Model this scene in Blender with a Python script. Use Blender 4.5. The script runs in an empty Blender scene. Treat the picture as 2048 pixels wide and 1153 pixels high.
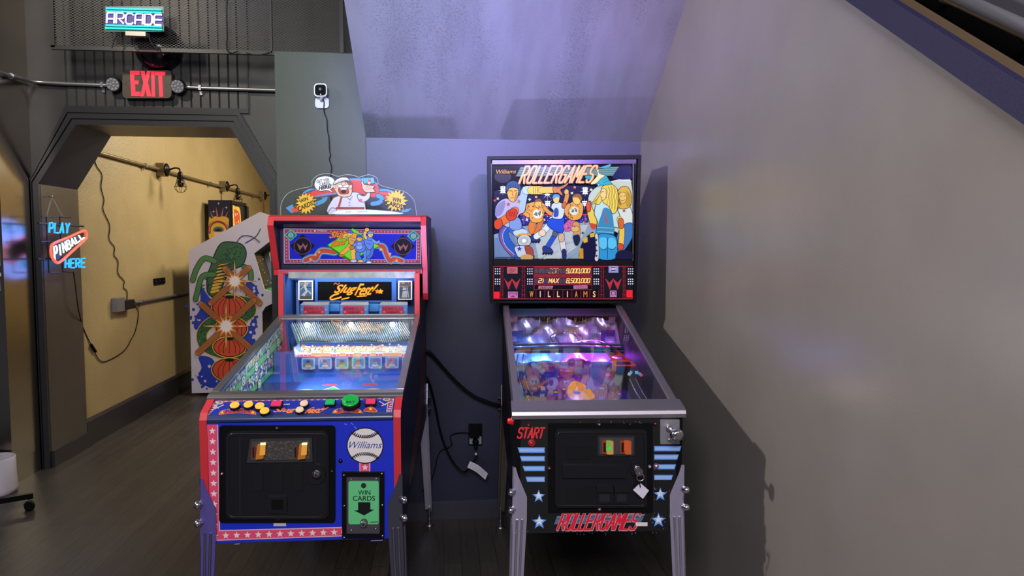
import bpy, bmesh, math, random
from mathutils import Vector, Matrix
random.seed(7)
V3 = Vector
sc = bpy.context.scene
COL = sc.collection
# ------------------------------------------------------------------ camera
FPX = 1400.0; EYE = V3((0, 0, 1.52))
YAW = math.atan(140 / FPX); PIT = math.atan((576.5 - 487) / FPX)
CR = V3((math.cos(YAW), -math.sin(YAW), 0))
CF = V3((math.sin(YAW) * math.cos(PIT), math.cos(YAW) * math.cos(PIT), -math.sin(PIT)))
CU = CR.cross(CF)
cam = bpy.data.objects.new('camera', bpy.data.cameras.new('camera'))
cam.data.sensor_width = 36; cam.data.lens = FPX / 2048 * 36; cam.data.clip_start = .05
cam.matrix_world = Matrix(((CR.x, CU.x, -CF.x, EYE.x), (CR.y, CU.y, -CF.y, EYE.y), (CR.z, CU.z, -CF.z, EYE.z), (0, 0, 0, 1)))
COL.objects.link(cam); sc.camera = cam
# ------------------------------------------------------------------ world, exposure, lights
sc.view_settings.view_transform = 'Standard'; sc.view_settings.look = 'None'
sc.view_settings.gamma = 1; sc.view_settings.use_curve_mapping = False
sc.view_settings.exposure = 0.0
sc.cycles.use_denoising = True
sc.cycles.max_bounces = 7; sc.cycles.transparent_max_bounces = 16
sc.cycles.caustics_reflective = False; sc.cycles.caustics_refractive = False
sc.cycles.sample_clamp_indirect = 4
W = bpy.data.worlds.new('world'); sc.world = W; W.use_nodes = True
W.node_tree.nodes['Background'].inputs[0].default_value = (.50, .50, .62, 1)
W.node_tree.nodes['Background'].inputs[1].default_value = .12

def lin(h):
    if isinstance(h, str):
        h = h.lstrip('#'); c = [int(h[i:i + 2], 16) / 255 for i in (0, 2, 4)]
    else: c = [x / 255 for x in h]
    return tuple(x / 12.92 if x <= .04045 else ((x + .055) / 1.055) ** 2.4 for x in c)

def light(name, typ, loc, to, power, col, size=.1, spot=60, blend=.5, sy=None, spread=None):
    d = bpy.data.lights.new(name, typ); d.energy = power; d.color = col
    if typ == 'AREA':
        d.size = size
        if sy: d.shape = 'RECTANGLE'; d.size_y = sy
        if spread: d.spread = math.radians(spread)
    else:
        d.shadow_soft_size = size
        if typ == 'SPOT': d.spot_size = math.radians(spot); d.spot_blend = blend
    o = bpy.data.objects.new(name, d); o.location = loc
    if to is not None: o.rotation_euler = (V3(to) - V3(loc)).to_track_quat('-Z', 'Y').to_euler()
    COL.objects.link(o); return o
WARM = (1, .86, .70)
light('track_spot', 'SPOT', (-2.85, 2.22, 3.12), (1.0, 2.3, 1.3), 400, (1, .92, .83), .06, 75, .8)
light('ceiling_fill', 'AREA', (-.4, -1.6, 3.3), (.1, 2.8, 1.0), 205, (1, .95, .96), 2.4, sy=1.2)
light('hall_spot', 'SPOT', (-2.35, 3.1, 3.6), (-1.95, 4.95, 2.5), 118, (1, .90, .74), .08, 85, .8)
light('back_room_light', 'AREA', (-.6, 8.6, 2.95), (-2.0, 8.0, .6), 56, (1, .90, .70), .5)
light('back_room_light_far', 'AREA', (-1.0, 6.6, 3.0), (-2.6, 7.2, .4), 35, (1, .90, .70), .4)
light('back_room_light_right', 'AREA', (.6, 10.2, 2.95), (1.4, 11.0, .6), 90, (1, .90, .70), .5)
light('blue_spot', 'SPOT', (-.30, .6, 2.45), (.16, 3.5, 2.22), 520, (.30, .41, 1), .06, 37, 1)
light('purple_spot', 'SPOT', (.6, .6, 2.45), (.66, 3.5, 2.22), 330, (.44, .30, 1), .06, 38, 1)
light('mesh_blue_spot', 'SPOT', (-.9, 3.4, 3.3), (-1.35, 4.95, 3.05), 18, (.15, .28, 1), .05, 24, 1)
light('green_spot', 'SPOT', (-.95, 1.2, 3.2), (-.85, 4.2, 1.95), 62, (.50, 1, .62), .1, 36, 1)

# ------------------------------------------------------------------ materials
MC = {}
def M(h, e=0, r=.5, m=0, coat=0, bump=None, name=None, alpha=None):
    k = (str(h), e, r, m, coat, bump, alpha)
    if k in MC: return MC[k]
    mt = bpy.data.materials.new(name or 'surface'); mt.use_nodes = True
    nt = mt.node_tree; b = nt.nodes['Principled BSDF']; c = (*lin(h), 1)
    b.inputs['Base Color'].default_value = (c[0] * .25, c[1] * .25, c[2] * .25, 1) if e else c; b.inputs['Roughness'].default_value = r; b.inputs['Metallic'].default_value = m
    b.inputs['Coat Weight'].default_value = coat
    if max(c[:3]) < .012 and not m: b.inputs['Specular IOR Level'].default_value = .12 if max(c[:3]) < .0045 else .3
    if e:
        b.inputs['Emission Color'].default_value = c; b.inputs['Emission Strength'].default_value = e
    if bump:
        sc_, st = bump
        t = nt.nodes.new('ShaderNodeTexCoord'); n = nt.nodes.new('ShaderNodeTexNoise'); n.inputs['Scale'].default_value = sc_; n.inputs['Detail'].default_value = 4
        q = nt.nodes.new('ShaderNodeBump'); q.inputs['Strength'].default_value = st; q.inputs['Distance'].default_value = .004
        nt.links.new(t.outputs['Object'], n.inputs['Vector']); nt.links.new(n.outputs['Fac'], q.inputs['Height']); nt.links.new(q.outputs['Normal'], b.inputs['Normal'])
    MC[k] = mt; return mt

def mixmat(name, c1, c2, scale, lo, hi, r=.5, m=0, bump=None, stretch=(1, 1, 1), spec=.5):
    """two colours broken up by noise (worn or mottled paint)"""
    mt = bpy.data.materials.new(name); mt.use_nodes = True; nt = mt.node_tree; b = nt.nodes['Principled BSDF']
    t = nt.nodes.new('ShaderNodeTexCoord'); mp = nt.nodes.new('ShaderNodeMapping'); mp.inputs['Scale'].default_value = stretch
    n = nt.nodes.new('ShaderNodeTexNoise'); n.inputs['Scale'].default_value = scale; n.inputs['Detail'].default_value = 6
    rp = nt.nodes.new('ShaderNodeValToRGB'); e = rp.color_ramp.elements
    e[0].position = lo; e[0].color = (*lin(c1), 1); e[1].position = hi; e[1].color = (*lin(c2), 1)
    nt.links.new(t.outputs['Object'], mp.inputs[0]); nt.links.new(mp.outputs[0], n.inputs['Vector']); nt.links.new(n.outputs['Fac'], rp.inputs[0]); nt.links.new(rp.outputs[0], b.inputs['Base Color'])
    b.inputs['Roughness'].default_value = r; b.inputs['Metallic'].default_value = m; b.inputs['Specular IOR Level'].default_value = spec
    if bump:
        n2 = nt.nodes.new('ShaderNodeTexNoise'); n2.inputs['Scale'].default_value = bump[0]; n2.inputs['Detail'].default_value = 3
        q = nt.nodes.new('ShaderNodeBump'); q.inputs['Strength'].default_value = bump[1]; q.inputs['Distance'].default_value = .004
        nt.links.new(t.outputs['Object'], n2.inputs['Vector']); nt.links.new(n2.outputs['Fac'], q.inputs['Height']); nt.links.new(q.outputs['Normal'], b.inputs['Normal'])
    return mt

def glassmat(name, tint=(1, 1, 1), refl=1.0, rough=0.0):
    mt = bpy.data.materials.new(name); mt.use_nodes = True; nt = mt.node_tree; nt.nodes.clear()
    o = nt.nodes.new('ShaderNodeOutputMaterial'); mx = nt.nodes.new('ShaderNodeMixShader'); tr = nt.nodes.new('ShaderNodeBsdfTransparent'); gl = nt.nodes.new('ShaderNodeBsdfGlossy')
    tr.inputs[0].default_value = (*tint, 1); gl.inputs['Roughness'].default_value = rough
    lw = nt.nodes.new('ShaderNodeLayerWeight'); lw.inputs[0].default_value = .5
    pw = nt.nodes.new('ShaderNodeMath'); pw.operation = 'POWER'; pw.inputs[1].default_value = 5; nt.links.new(lw.outputs['Facing'], pw.inputs[0])
    ml = nt.nodes.new('ShaderNodeMath'); ml.operation = 'MULTIPLY_ADD'; ml.inputs[1].default_value = .96 * refl; ml.inputs[2].default_value = .04 * refl; ml.use_clamp = True
    nt.links.new(pw.outputs[0], ml.inputs[0]); nt.links.new(ml.outputs[0], mx.inputs[0]); nt.links.new(tr.outputs[0], mx.inputs[1]); nt.links.new(gl.outputs[0], mx.inputs[2]); nt.links.new(mx.outputs[0], o.inputs[0])
    return mt

BLACK = M('0c0c10', r=.45); BLACKM = M('0a0a0d', r=.42, bump=(420, .05)); CHROME = M('c8c8d0', r=.18, m=1); STEEL = M('a9a9b2', r=.32, m=1)
DARKSTEEL = M('55555c', r=.4, m=1); GALV = M('b4b4b8', r=.35, m=.9); RUBBER = M('08080a', r=.7); WHITE = M('dcdce0', r=.5)
REDTRIM = M('b2242e', r=.45); NAVY = M('14163c', r=.4, coat=.3); BLUEPANEL = M('1226b4', r=.4, coat=.2)
GLASS = glassmat('glass', refl=1.2); ACRYLIC = glassmat('acrylic', (.93, .95, .96), .8)

# ------------------------------------------------------------------ mesh building
def cross_dirs(d):
    a = V3((0, 0, 1)) if abs(d.z) < .9 else V3((1, 0, 0))
    u = d.cross(a).normalized(); return u, d.cross(u).normalized()

class MB:
    def __init__(s): s.v = []; s.f = []; s.mi = []; s.mats = []; s.sm = []
    def slot(s, m):
        if m not in s.mats: s.mats.append(m)
        return s.mats.index(m)
    def add(s, vs, fs, m, smooth=False):
        b = len(s.v); s.v += [tuple(p) for p in vs]; k = s.slot(m)
        for f in fs: s.f.append([b + i for i in f]); s.mi.append(k); s.sm.append(smooth)
        return s
    def box(s, x0, x1, y0, y1, z0, z1, m):
        vs = [(x, y, z) for x in (x0, x1) for y in (y0, y1) for z in (z0, z1)]
        return s.add(vs, [(0, 1, 3, 2), (4, 6, 7, 5), (0, 4, 5, 1), (2, 3, 7, 6), (0, 2, 6, 4), (1, 5, 7, 3)], m)
    def poly(s, pts, m): return s.add(pts, [list(range(len(pts)))], m)
    def prism(s, pts, d, m, m2=None):
        """closed polygon pts extruded by vector d"""
        d = V3(d); n = len(pts); P = [V3(p) for p in pts]
        nrm = V3((0, 0, 0))
        for i in range(n): nrm += P[i].cross(P[(i + 1) % n])
        if nrm.dot(d) > 0: P = P[::-1]
        s.add(P, [list(range(n))], m)
        s.add([p + d for p in P], [list(range(n))[::-1]], m2 or m)
        s.add(P + [p + d for p in P], [(i, i + n, (i + 1) % n + n, (i + 1) % n) for i in range(n)], m2 or m)
        return s
    def tube(s, path, r, m, n=8, caps=True, smooth=True, radii=None):
        P = [V3(p) for p in path]; k = len(P); vs = []; u0 = None
        for i in range(k):
            d = (P[min(i + 1, k - 1)] - P[max(i - 1, 0)])
            d = d.normalized() if d.length > 1e-9 else V3((0, 0, 1))
            if u0 is None: u, w = cross_dirs(d)
            else:
                u = u0 - d * u0.dot(d)
                if u.length < 1e-6: u, w = cross_dirs(d)
                u.normalize(); w = d.cross(u)
            u0 = u; rr = radii[i] if radii else r
            vs += [P[i] + (u * math.cos(2 * math.pi * j / n) + w * math.sin(2 * math.pi * j / n)) * rr for j in range(n)]
        fs = [(i * n + j, i * n + (j + 1) % n, (i + 1) * n + (j + 1) % n, (i + 1) * n + j) for i in range(k - 1) for j in range(n)]
        s.add(vs, fs, m, smooth)
        if caps: s.add(vs[:n], [list(range(n))[::-1]], m); s.add(vs[-n:], [list(range(n))], m)
        return s
    def cyl(s, p0, p1, r, m, n=20, r1=None): return s.tube([p0, p1], r, m, n, radii=[r, r if r1 is None else r1])
    def lathe(s, o, ax, prof, m, n=24):
        """prof: list of (distance along ax, radius)"""
        o = V3(o); ax = V3(ax).normalized(); u, w = cross_dirs(ax); vs = []
        for h, r in prof: vs += [o + ax * h + (u * math.cos(2 * math.pi * j / n) + w * math.sin(2 * math.pi * j / n)) * r for j in range(n)]
        k = len(prof)
        s.add(vs, [(i * n + j, i * n + (j + 1) % n, (i + 1) * n + (j + 1) % n, (i + 1) * n + j) for i in range(k - 1) for j in range(n)], m, True)
        s.add(vs[:n], [list(range(n))[::-1]], m); s.add(vs[-n:], [list(range(n))], m); return s
    def ball(s, o, r, m, n=14, ax=(0, 0, 1), sq=1):
        pr = [(-r * math.cos(math.pi * i / 8) * sq, max(1e-4, r * math.sin(math.pi * i / 8))) for i in range(9)]
        return s.lathe(o, ax, pr, m, n)
    def obj(s, name, parent=None, bevel=0, loc=None):
        me = bpy.data.meshes.new(name); me.from_pydata(s.v, [], s.f)
        for m in s.mats: me.materials.append(m)
        me.polygons.foreach_set('material_index', s.mi); me.polygons.foreach_set('use_smooth', s.sm)
        me.update()
        o = bpy.data.objects.new(name, me); COL.objects.link(o)
        if parent: o.parent = parent
        if loc: o.location = loc
        if bevel:
            b = o.modifiers.new('bevel', 'BEVEL'); b.width = bevel; b.segments = 2; b.limit_method = 'ANGLE'; b.angle_limit = math.radians(40)
        return o

def tag(o, label, cat, group=None, kind=None):
    o['label'] = label; o['category'] = cat
    if group: o['group'] = group
    if kind: o['kind'] = kind
    return o
def thing(name, label, cat, loc=(0, 0, 0), rz=0, group=None):
    o = bpy.data.objects.new(name, None); COL.objects.link(o); o.location = loc; o.rotation_euler = (0, 0, rz); o.empty_display_size = .1
    return tag(o, label, cat, group)
def struct(name, mb, bevel=0):
    o = mb.obj(name, bevel=bevel); o['kind'] = 'structure'; return o

# ------------------------------------------------------------------ local frames and flat artwork
def ray(px, py): return CF + CR * ((px - 1024) / FPX) + CU * ((576.5 - py) / FPX)
class Frame:
    """a machine's own axes: x right, y depth, z up"""
    def __init__(s, ox=0, oy=0, deg=0):
        a = math.radians(deg); s.o = V3((ox, oy, 0)); s.rz = -a
        s.u = V3((math.cos(a), -math.sin(a), 0)); s.v = V3((math.sin(a), math.cos(a), 0)); d = EYE - s.o
        s.c = V3((d.dot(s.u), d.dot(s.v), d.z))
    def dir(s, px, py): r = ray(px, py); return V3((r.dot(s.u), r.dot(s.v), r.z))
    def hit(s, px, py, O, N):
        d = s.dir(px, py); return s.c + d * ((V3(O) - s.c).dot(N) / d.dot(N))
    def on(s, px, py, ax, val):
        d = s.dir(px, py); return s.c + d * ((val - s.c[ax]) / d[ax])
WORLD = Frame()
CROPS = dict(C1=(0, 0, 2.883), C2=(0, 350, 2.8825), C3=(340, 370, 2.618), C4=(530, 330, 3.7206), C5=(400, 600, 4.357), C6=(370, 770, 3.0098), C7=(960, 300, 3.603), C8=(980, 590, 4.4357),
             D1=(980, 800, 3.2667), D2=(0, 700, 2.545), D3=(800, 650, 2.2923), D5=(540, 80, 4.119), D6=(80, 0, 4.2667), D7=(1680, 0, 4.4348), E1=(400, 395, 12.8), E2=(300, 300, 7.877),
             E3=(560, 535, 6.231), E4=(400, 780, 4.876), E5=(80, 380, 6.409), E6=(0, 100, 3.842), E7=(985, 320, 6.827), E8=(980, 520, 6.827), P=(0, 0, 1))

def smooth_loop(pts, k=5, closed=True):
    n = len(pts); out = []
    for i in range(n if closed else n - 1):
        g = (lambda j: pts[j % n]) if closed else (lambda j: pts[max(0, min(n - 1, j))])
        a, b, c, d = g(i - 1), g(i), g(i + 1), g(i + 2)
        for q in range(k):
            t = q / k
            out.append(tuple(.5 * (2 * b[x] + (c[x] - a[x]) * t + (2 * a[x] - 5 * b[x] + 4 * c[x] - d[x]) * t * t + (3 * b[x] - a[x] - 3 * c[x] + d[x]) * t ** 3) for x in range(len(b))))
    if not closed: out.append(tuple(pts[-1]))
    return out

SF = {  # monoline lettering
 'A': [[(0, 0), (.5, 1), (1, 0)], [(.2, .36), (.8, .36)]], 'B': [[(0, 0), (0, 1), (.7, 1), (.92, .85), (.9, .65), (.65, .52), (0, .52)], [(.65, .52), (1, .35), (1, .15), (.75, 0), (0, 0)]],
 'C': [[(1, .85), (.8, 1), (.2, 1), (0, .8), (0, .2), (.2, 0), (.8, 0), (1, .15)]], 'D': [[(0, 0), (0, 1), (.7, 1), (1, .75), (1, .25), (.7, 0), (0, 0)]],
 'E': [[(1, 1), (0, 1), (0, 0), (1, 0)], [(0, .52), (.8, .52)]], 'G': [[(1, .82), (.8, 1), (.2, 1), (0, .8), (0, .2), (.2, 0), (.8, 0), (1, .2), (1, .48), (.6, .48)]],
 'H': [[(0, 0), (0, 1)], [(1, 0), (1, 1)], [(0, .5), (1, .5)]], 'I': [[(.5, 0), (.5, 1)]], 'L': [[(0, 1), (0, 0), (1, 0)]], 'M': [[(0, 0), (0, 1), (.5, .35), (1, 1), (1, 0)]],
 'N': [[(0, 0), (0, 1), (1, 0), (1, 1)]], 'O': [[(.2, 0), (0, .2), (0, .8), (.2, 1), (.8, 1), (1, .8), (1, .2), (.8, 0), (.2, 0)]], 'P': [[(0, 0), (0, 1), (.7, 1), (1, .85), (1, .6), (.7, .45), (0, .45)]],
 'R': [[(0, 0), (0, 1), (.7, 1), (1, .85), (1, .62), (.7, .48), (0, .48)], [(.45, .48), (1, 0)]], 'S': [[(1, .85), (.8, 1), (.2, 1), (0, .85), (0, .65), (.2, .52), (.8, .48), (1, .35), (1, .15), (.8, 0), (.2, 0), (0, .15)]],
 'T': [[(0, 1), (1, 1)], [(.5, 1), (.5, 0)]], 'X': [[(0, 0), (1, 1)], [(0, 1), (1, 0)]], 'Y': [[(0, 1), (.5, .5), (1, 1)], [(.5, .5), (.5, 0)]], 'W': [[(0, 1), (.25, 0), (.5, .8), (.75, 0), (1, 1)]],
 '0': [[(0, .08), (0, .92), (.08, 1), (.92, 1), (1, .92), (1, .08), (.92, 0), (.08, 0), (0, .08)]], '1': [[(.5, 0), (.5, 1)]], '2': [[(0, 1), (1, 1), (1, .5), (0, .5), (0, 0), (1, 0)]], '5': [[(1, 1), (0, 1), (0, .5), (1, .5), (1, 0), (0, 0)]],
 '8': [[(0, 0), (0, 1), (1, 1), (1, 0), (0, 0)], [(0, .5), (1, .5)]], '9': [[(1, .5), (0, .5), (0, 1), (1, 1), (1, 0), (0, 0)]], ')': [[(.2, 1), (.6, .5), (.2, 0)]], ',': [[(.2, .12), (0, -.12)]], ' ': []}
SQUARE_A = [[(0, 0), (0, .88), (.12, 1), (1, 1), (1, 0)], [(0, .42), (1, .42)]]

def stroke_text(s, gap=.35, widths=None, alt=None):
    """polylines in a unit box"""
    x = 0; out = []
    for ch in s:
        w = (widths or {}).get(ch, {'I': .25, ',': .1, ' ': .6, '1': .5, ')': .6}.get(ch, 1))
        for st in (alt or {}).get(ch, SF.get(ch, [])): out.append([(x + p[0] * w if ch != 'I' else x + w / 2, p[1]) for p in st])
        x += w + gap
    x -= gap
    return [[(p[0] / x, p[1]) for p in st] for st in out]
def bil(q, s, t):
    bl, br, tr, tl = q
    return tuple((bl[k] * (1 - s) + br[k] * s) * (1 - t) + (tl[k] * (1 - s) + tr[k] * s) * t for k in (0, 1))
def R4(x0, y0, x1, y1): return [(x0, y1), (x1, y1), (x1, y0), (x0, y0)]          # image box -> bl, br, tr, tl

TXT = {}
def text_mesh(s, bold=0, shear=0):
    if 'M' in s.upper(): bold = 0
    k = (s, bold, shear)
    if k in TXT: return TXT[k]
    c = bpy.data.curves.new('t', 'FONT'); c.body = s; c.offset = bold; c.shear = shear; c.resolution_u = 3; c.fill_mode = 'FRONT'
    o = bpy.data.objects.new('t', c); COL.objects.link(o)
    dg = bpy.context.evaluated_depsgraph_get(); dg.update()
    me = bpy.data.meshes.new_from_object(o.evaluated_get(dg))
    vs = [(v.co.x, v.co.y) for v in me.vertices]; fs = [list(p.vertices) for p in me.polygons]
    bpy.data.objects.remove(o); bpy.data.curves.remove(c); bpy.data.meshes.remove(me)
    x0 = min(v[0] for v in vs); x1 = max(v[0] for v in vs); y0 = min(v[1] for v in vs); y1 = max(v[1] for v in vs)
    TXT[k] = ([((v[0] - x0) / (x1 - x0), (v[1] - y0) / (y1 - y0)) for v in vs], fs); return TXT[k]

class Art:
    """flat printed shapes lying on the plane O + U,V of a panel; px coordinates are turned into places on that plane"""
    STEP = .00006
    def __init__(s, mb, fr, O, N, crop='P', e=0, r=.4):
        s.mb = mb; s.fr = fr; s.O = V3(O); s.N = V3(N).normalized(); s.L = 1; s.e = e; s.r = r; s.crop(crop)
    def crop(s, c): s.x0, s.y0, s.k = CROPS[c]; return s
    def pt(s, p, lay): return s.fr.hit(s.x0 + p[0] / s.k, s.y0 + p[1] / s.k, s.O, s.N) + s.N * (lay * s.STEP)
    def mat(s, c, e=None): return c if isinstance(c, bpy.types.Material) else M(c, s.e if e is None else e, s.r)
    def lay(s, l):
        if l is None: s.L += 1; return s.L
        return l
    def poly(s, pts, c, l=None, e=None, out=None):
        l = s.lay(l); P = [s.pt(p, l) for p in pts]
        n = V3((0, 0, 0))
        for i in range(len(P)): n += (P[i] - P[0]).cross(P[(i + 1) % len(P)] - P[0])
        if n.dot(s.N) < 0: P = P[::-1]
        s.mb.poly(P, s.mat(c, e))
        if out: s.stroke(list(pts) + [pts[0]], out[1], out[0])
        return s
    def rect(s, x0, y0, x1, y1, c, l=None, e=None, out=None): return s.poly([(x0, y0), (x1, y0), (x1, y1), (x0, y1)], c, l, e, out)
    def blob(s, pts, c, l=None, e=None, out=None, k=4): return s.poly(smooth_loop(pts, k), c, l, e, out)
    def ell(s, x, y, rx, ry, c, l=None, e=None, n=20, out=None, rot=0):
        a = math.radians(rot)
        return s.poly([(x + rx * math.cos(t) * math.cos(a) - ry * math.sin(t) * math.sin(a), y + rx * math.cos(t) * math.sin(a) + ry * math.sin(t) * math.cos(a)) for t in (2 * math.pi * i / n for i in range(n))], c, l, e, out)
    def star(s, x, y, r, c, n=5, inner=.42, l=None, e=None, rot=0, sy=1, out=None, jit=0):
        P = []
        for i in range(2 * n):
            q = (r if i % 2 == 0 else r * inner) * (1 + random.uniform(-jit, jit)); t = math.pi * i / n + math.radians(rot)
            P.append((x + q * math.sin(t), y - q * math.cos(t) * sy))
        return s.poly(P, c, l, e, out)
    def stroke(s, pts, w, c, l=None, e=None, smooth=0):
        if smooth: pts = smooth_loop(pts, smooth, False)
        l = s.lay(l); m = s.mat(c, e); hw = w / 2
        if smooth and len(pts) > 3:
            n = len(pts); Lp, Rp = [], []
            for i in range(n):
                (ax, ay), (bx, by) = pts[max(0, i - 1)], pts[min(n - 1, i + 1)]; d = math.hypot(bx - ax, by - ay) or 1
                nx, ny = -(by - ay) / d * hw, (bx - ax) / d * hw
                Lp.append((pts[i][0] + nx, pts[i][1] + ny)); Rp.append((pts[i][0] - nx, pts[i][1] - ny))
            P = [s.pt(p, l) for p in Lp + Rp]
            flip = (P[n] - P[0]).cross(P[n + 1] - P[0]).dot(s.N) < 0
            s.mb.add(P, [((i + 1, i + 1 + n, i + n, i) if flip else (i, i + n, i + 1 + n, i + 1)) for i in range(n - 1)], m)
            for (x, y), (qx, qy) in ((pts[0], pts[1]), (pts[-1], pts[-2])):
                t0 = math.atan2(y - qy, x - qx); P = [s.pt((x + hw * math.cos(t0 + math.pi / 2 - k * math.pi / 6), y + hw * math.sin(t0 + math.pi / 2 - k * math.pi / 6)), l) for k in range(7)]
                if (P[2] - P[0]).cross(P[4] - P[0]).dot(s.N) < 0: P = P[::-1]
                s.mb.poly(P, m)
            return s
        for i in range(len(pts) - 1):
            (ax, ay), (bx, by) = pts[i], pts[i + 1]; d = math.hypot(bx - ax, by - ay)
            if d < 1e-6: continue
            nx, ny = -(by - ay) / d * hw, (bx - ax) / d * hw
            P = [s.pt(p, l) for p in ((ax + nx, ay + ny), (ax - nx, ay - ny), (bx - nx, by - ny), (bx + nx, by + ny))]
            if (P[1] - P[0]).cross(P[2] - P[0]).dot(s.N) < 0: P = P[::-1]
            s.mb.poly([p + s.N * (s.STEP * .2 * (i % 2)) for p in P], m)
        for i, (x, y) in enumerate(pts):
            P = [s.pt((x + hw * math.cos(k * math.pi / 4), y - hw * math.sin(k * math.pi / 4)), l + .4 + .2 * (i % 2)) for k in range(8)]
            s.mb.poly(P, m)
        return s
    def text(s, t, q, c, bold=0, shear=0, l=None, e=None):
        l = s.lay(l); vs, fs = text_mesh(t, bold, shear)
        s.mb.add([s.pt(bil(q, *v), l) for v in vs], fs, s.mat(c, e)); return s
    def letters(s, t, q, w, c, gap=.35, l=None, e=None, widths=None, alt=None):
        l = s.lay(l)
        for st in stroke_text(t, gap, widths, alt): s.stroke([bil(q, *p) for p in st], w, c, l, e)
        return s
    def confetti(s, quad, n, cols, r0, r1, e=None):
        a = s.L + 1; s.L += 8
        for i in range(n):
            x, y = bil(quad, random.random(), random.random()); r = random.uniform(r0, r1)
            s.ell(x, y, r, r * random.uniform(.5, 1.3), random.choice(cols), a + (i % 26) * .26, e, 6, rot=random.uniform(0, 90))
        return s

def rrect(x0, y0, x1, y1, r, k=4):
    P = []
    for cx, cy, a in ((x1 - r, y1 - r, 0), (x0 + r, y1 - r, 90), (x0 + r, y0 + r, 180), (x1 - r, y0 + r, 270)):
        for i in range(k + 1):
            t = math.radians(a + 90 * i / k); P.append((cx + r * math.cos(t), cy + r * math.sin(t)))
    return P
class Face:
    """solid pieces placed on a vertical face y = Y of a machine, given in image-crop coordinates"""
    def __init__(s, fr, Y, crop): s.fr = fr; s.Y = Y; s.k = CROPS[crop]
    def at(s, x, y, dy=0): p = s.fr.on(s.k[0] + x / s.k[2], s.k[1] + y / s.k[2], 1, s.Y); p.y += dy; return p
    def plate(s, mb, pts, t, m, y0=0, m2=None): mb.prism([s.at(*p, y0 - t) for p in pts], (0, t, 0), m, m2)
    def rplate(s, mb, x0, y0, x1, y1, r, t, m, off=0): s.plate(mb, rrect(x0, y0, x1, y1, r), t, m, off)
    def frame(s, mb, x0, y0, x1, y1, w, t, m, off=0):
        for a in ((x0, y0, x1, y0 + w), (x0, y1 - w, x1, y1), (x0, y0 + w, x0 + w, y1 - w), (x1 - w, y0 + w, x1, y1 - w)):
            s.plate(mb, [(a[0], a[1]), (a[2], a[1]), (a[2], a[3]), (a[0], a[3])], t, m, off)
    def dome(s, mb, x, y, r, h, m, off=0, n=14):
        c = s.at(x, y, off); rr = (s.at(x + r, y) - s.at(x, y)).length
        mb.lathe(c, (0, -1, 0), [(0, rr), (h * .5, rr * .9), (h * .85, rr * .55), (h, rr * .1)], m, n)
    def knob(s, mb, x, y, r, h, m, off=0, n=20):
        c = s.at(x, y, off); rr = (s.at(x + r, y) - s.at(x, y)).length
        mb.lathe(c, (0, -1, 0), [(0, rr), (h * .85, rr), (h, rr * .8)], m, n)

# ================================================================== SETTING
GREYWALL = mixmat('grey wall paint', (122, 117, 115), (130, 125, 122), 3, .3, .7, .27, bump=(240, .08), spec=.9)
SOFFIT = mixmat('soffit paint', (128, 126, 130), (139, 137, 141), 7, .40, .62, .5, bump=(260, .35), stretch=(1.2, .25, .25))
def grain(mt):
    nt = mt.node_tree; b = nt.nodes['Principled BSDF']; src = b.inputs['Base Color'].links[0].from_socket; t = nt.nodes.new('ShaderNodeTexCoord')
    mp = nt.nodes.new('ShaderNodeMapping'); mp.inputs['Scale'].default_value = (3.1, .9, .9); mp.inputs['Location'].default_value = (.35, .2, 0)
    n1 = nt.nodes.new('ShaderNodeTexNoise'); n1.inputs['Scale'].default_value = 1.5; n1.inputs['Detail'].default_value = 3
    n2 = nt.nodes.new('ShaderNodeTexNoise'); n2.inputs['Scale'].default_value = 130; n2.inputs['Detail'].default_value = 2
    r1 = nt.nodes.new('ShaderNodeMapRange'); r1.inputs[1].default_value = .50; r1.inputs[2].default_value = .60
    r2 = nt.nodes.new('ShaderNodeMapRange'); r2.inputs[1].default_value = .48; r2.inputs[2].default_value = .62
    ml = nt.nodes.new('ShaderNodeMath'); ml.operation = 'MULTIPLY'; m2 = nt.nodes.new('ShaderNodeMath'); m2.operation = 'MULTIPLY'; m2.inputs[1].default_value = .42
    mx = nt.nodes.new('ShaderNodeMix'); mx.data_type = 'RGBA'; mx.inputs[7].default_value = (*lin('5a565a'), 1); L = nt.links.new
    L(t.outputs['Object'], mp.inputs[0]); L(mp.outputs[0], n1.inputs['Vector']); L(t.outputs['Object'], n2.inputs['Vector']); L(n1.outputs['Fac'], r1.inputs[0]); L(n2.outputs['Fac'], r2.inputs[0])
    L(r1.outputs[0], ml.inputs[0]); L(r2.outputs[0], ml.inputs[1]); L(ml.outputs[0], m2.inputs[0]); L(m2.outputs[0], mx.inputs[0]); L(src, mx.inputs[6]); L(mx.outputs[2], b.inputs['Base Color'])
grain(SOFFIT)
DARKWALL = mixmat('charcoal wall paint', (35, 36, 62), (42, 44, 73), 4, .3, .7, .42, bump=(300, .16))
PANEL = mixmat('charcoal panel paint', (56, 59, 58), (63, 66, 64), 5, .3, .7, .5, bump=(240, .12))
DOORWALL = mixmat('black wall paint', (44, 44, 46), (54, 54, 56), 4, .3, .7, .40, bump=(200, .08))
TRIMPAINT = M('2a2a2e', r=.32); TAN = mixmat('tan wall paint', (176, 153, 106), (186, 163, 116), 3, .3, .7, .42, bump=(60, .5))
BASEP = M('26262a', r=.35)
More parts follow.
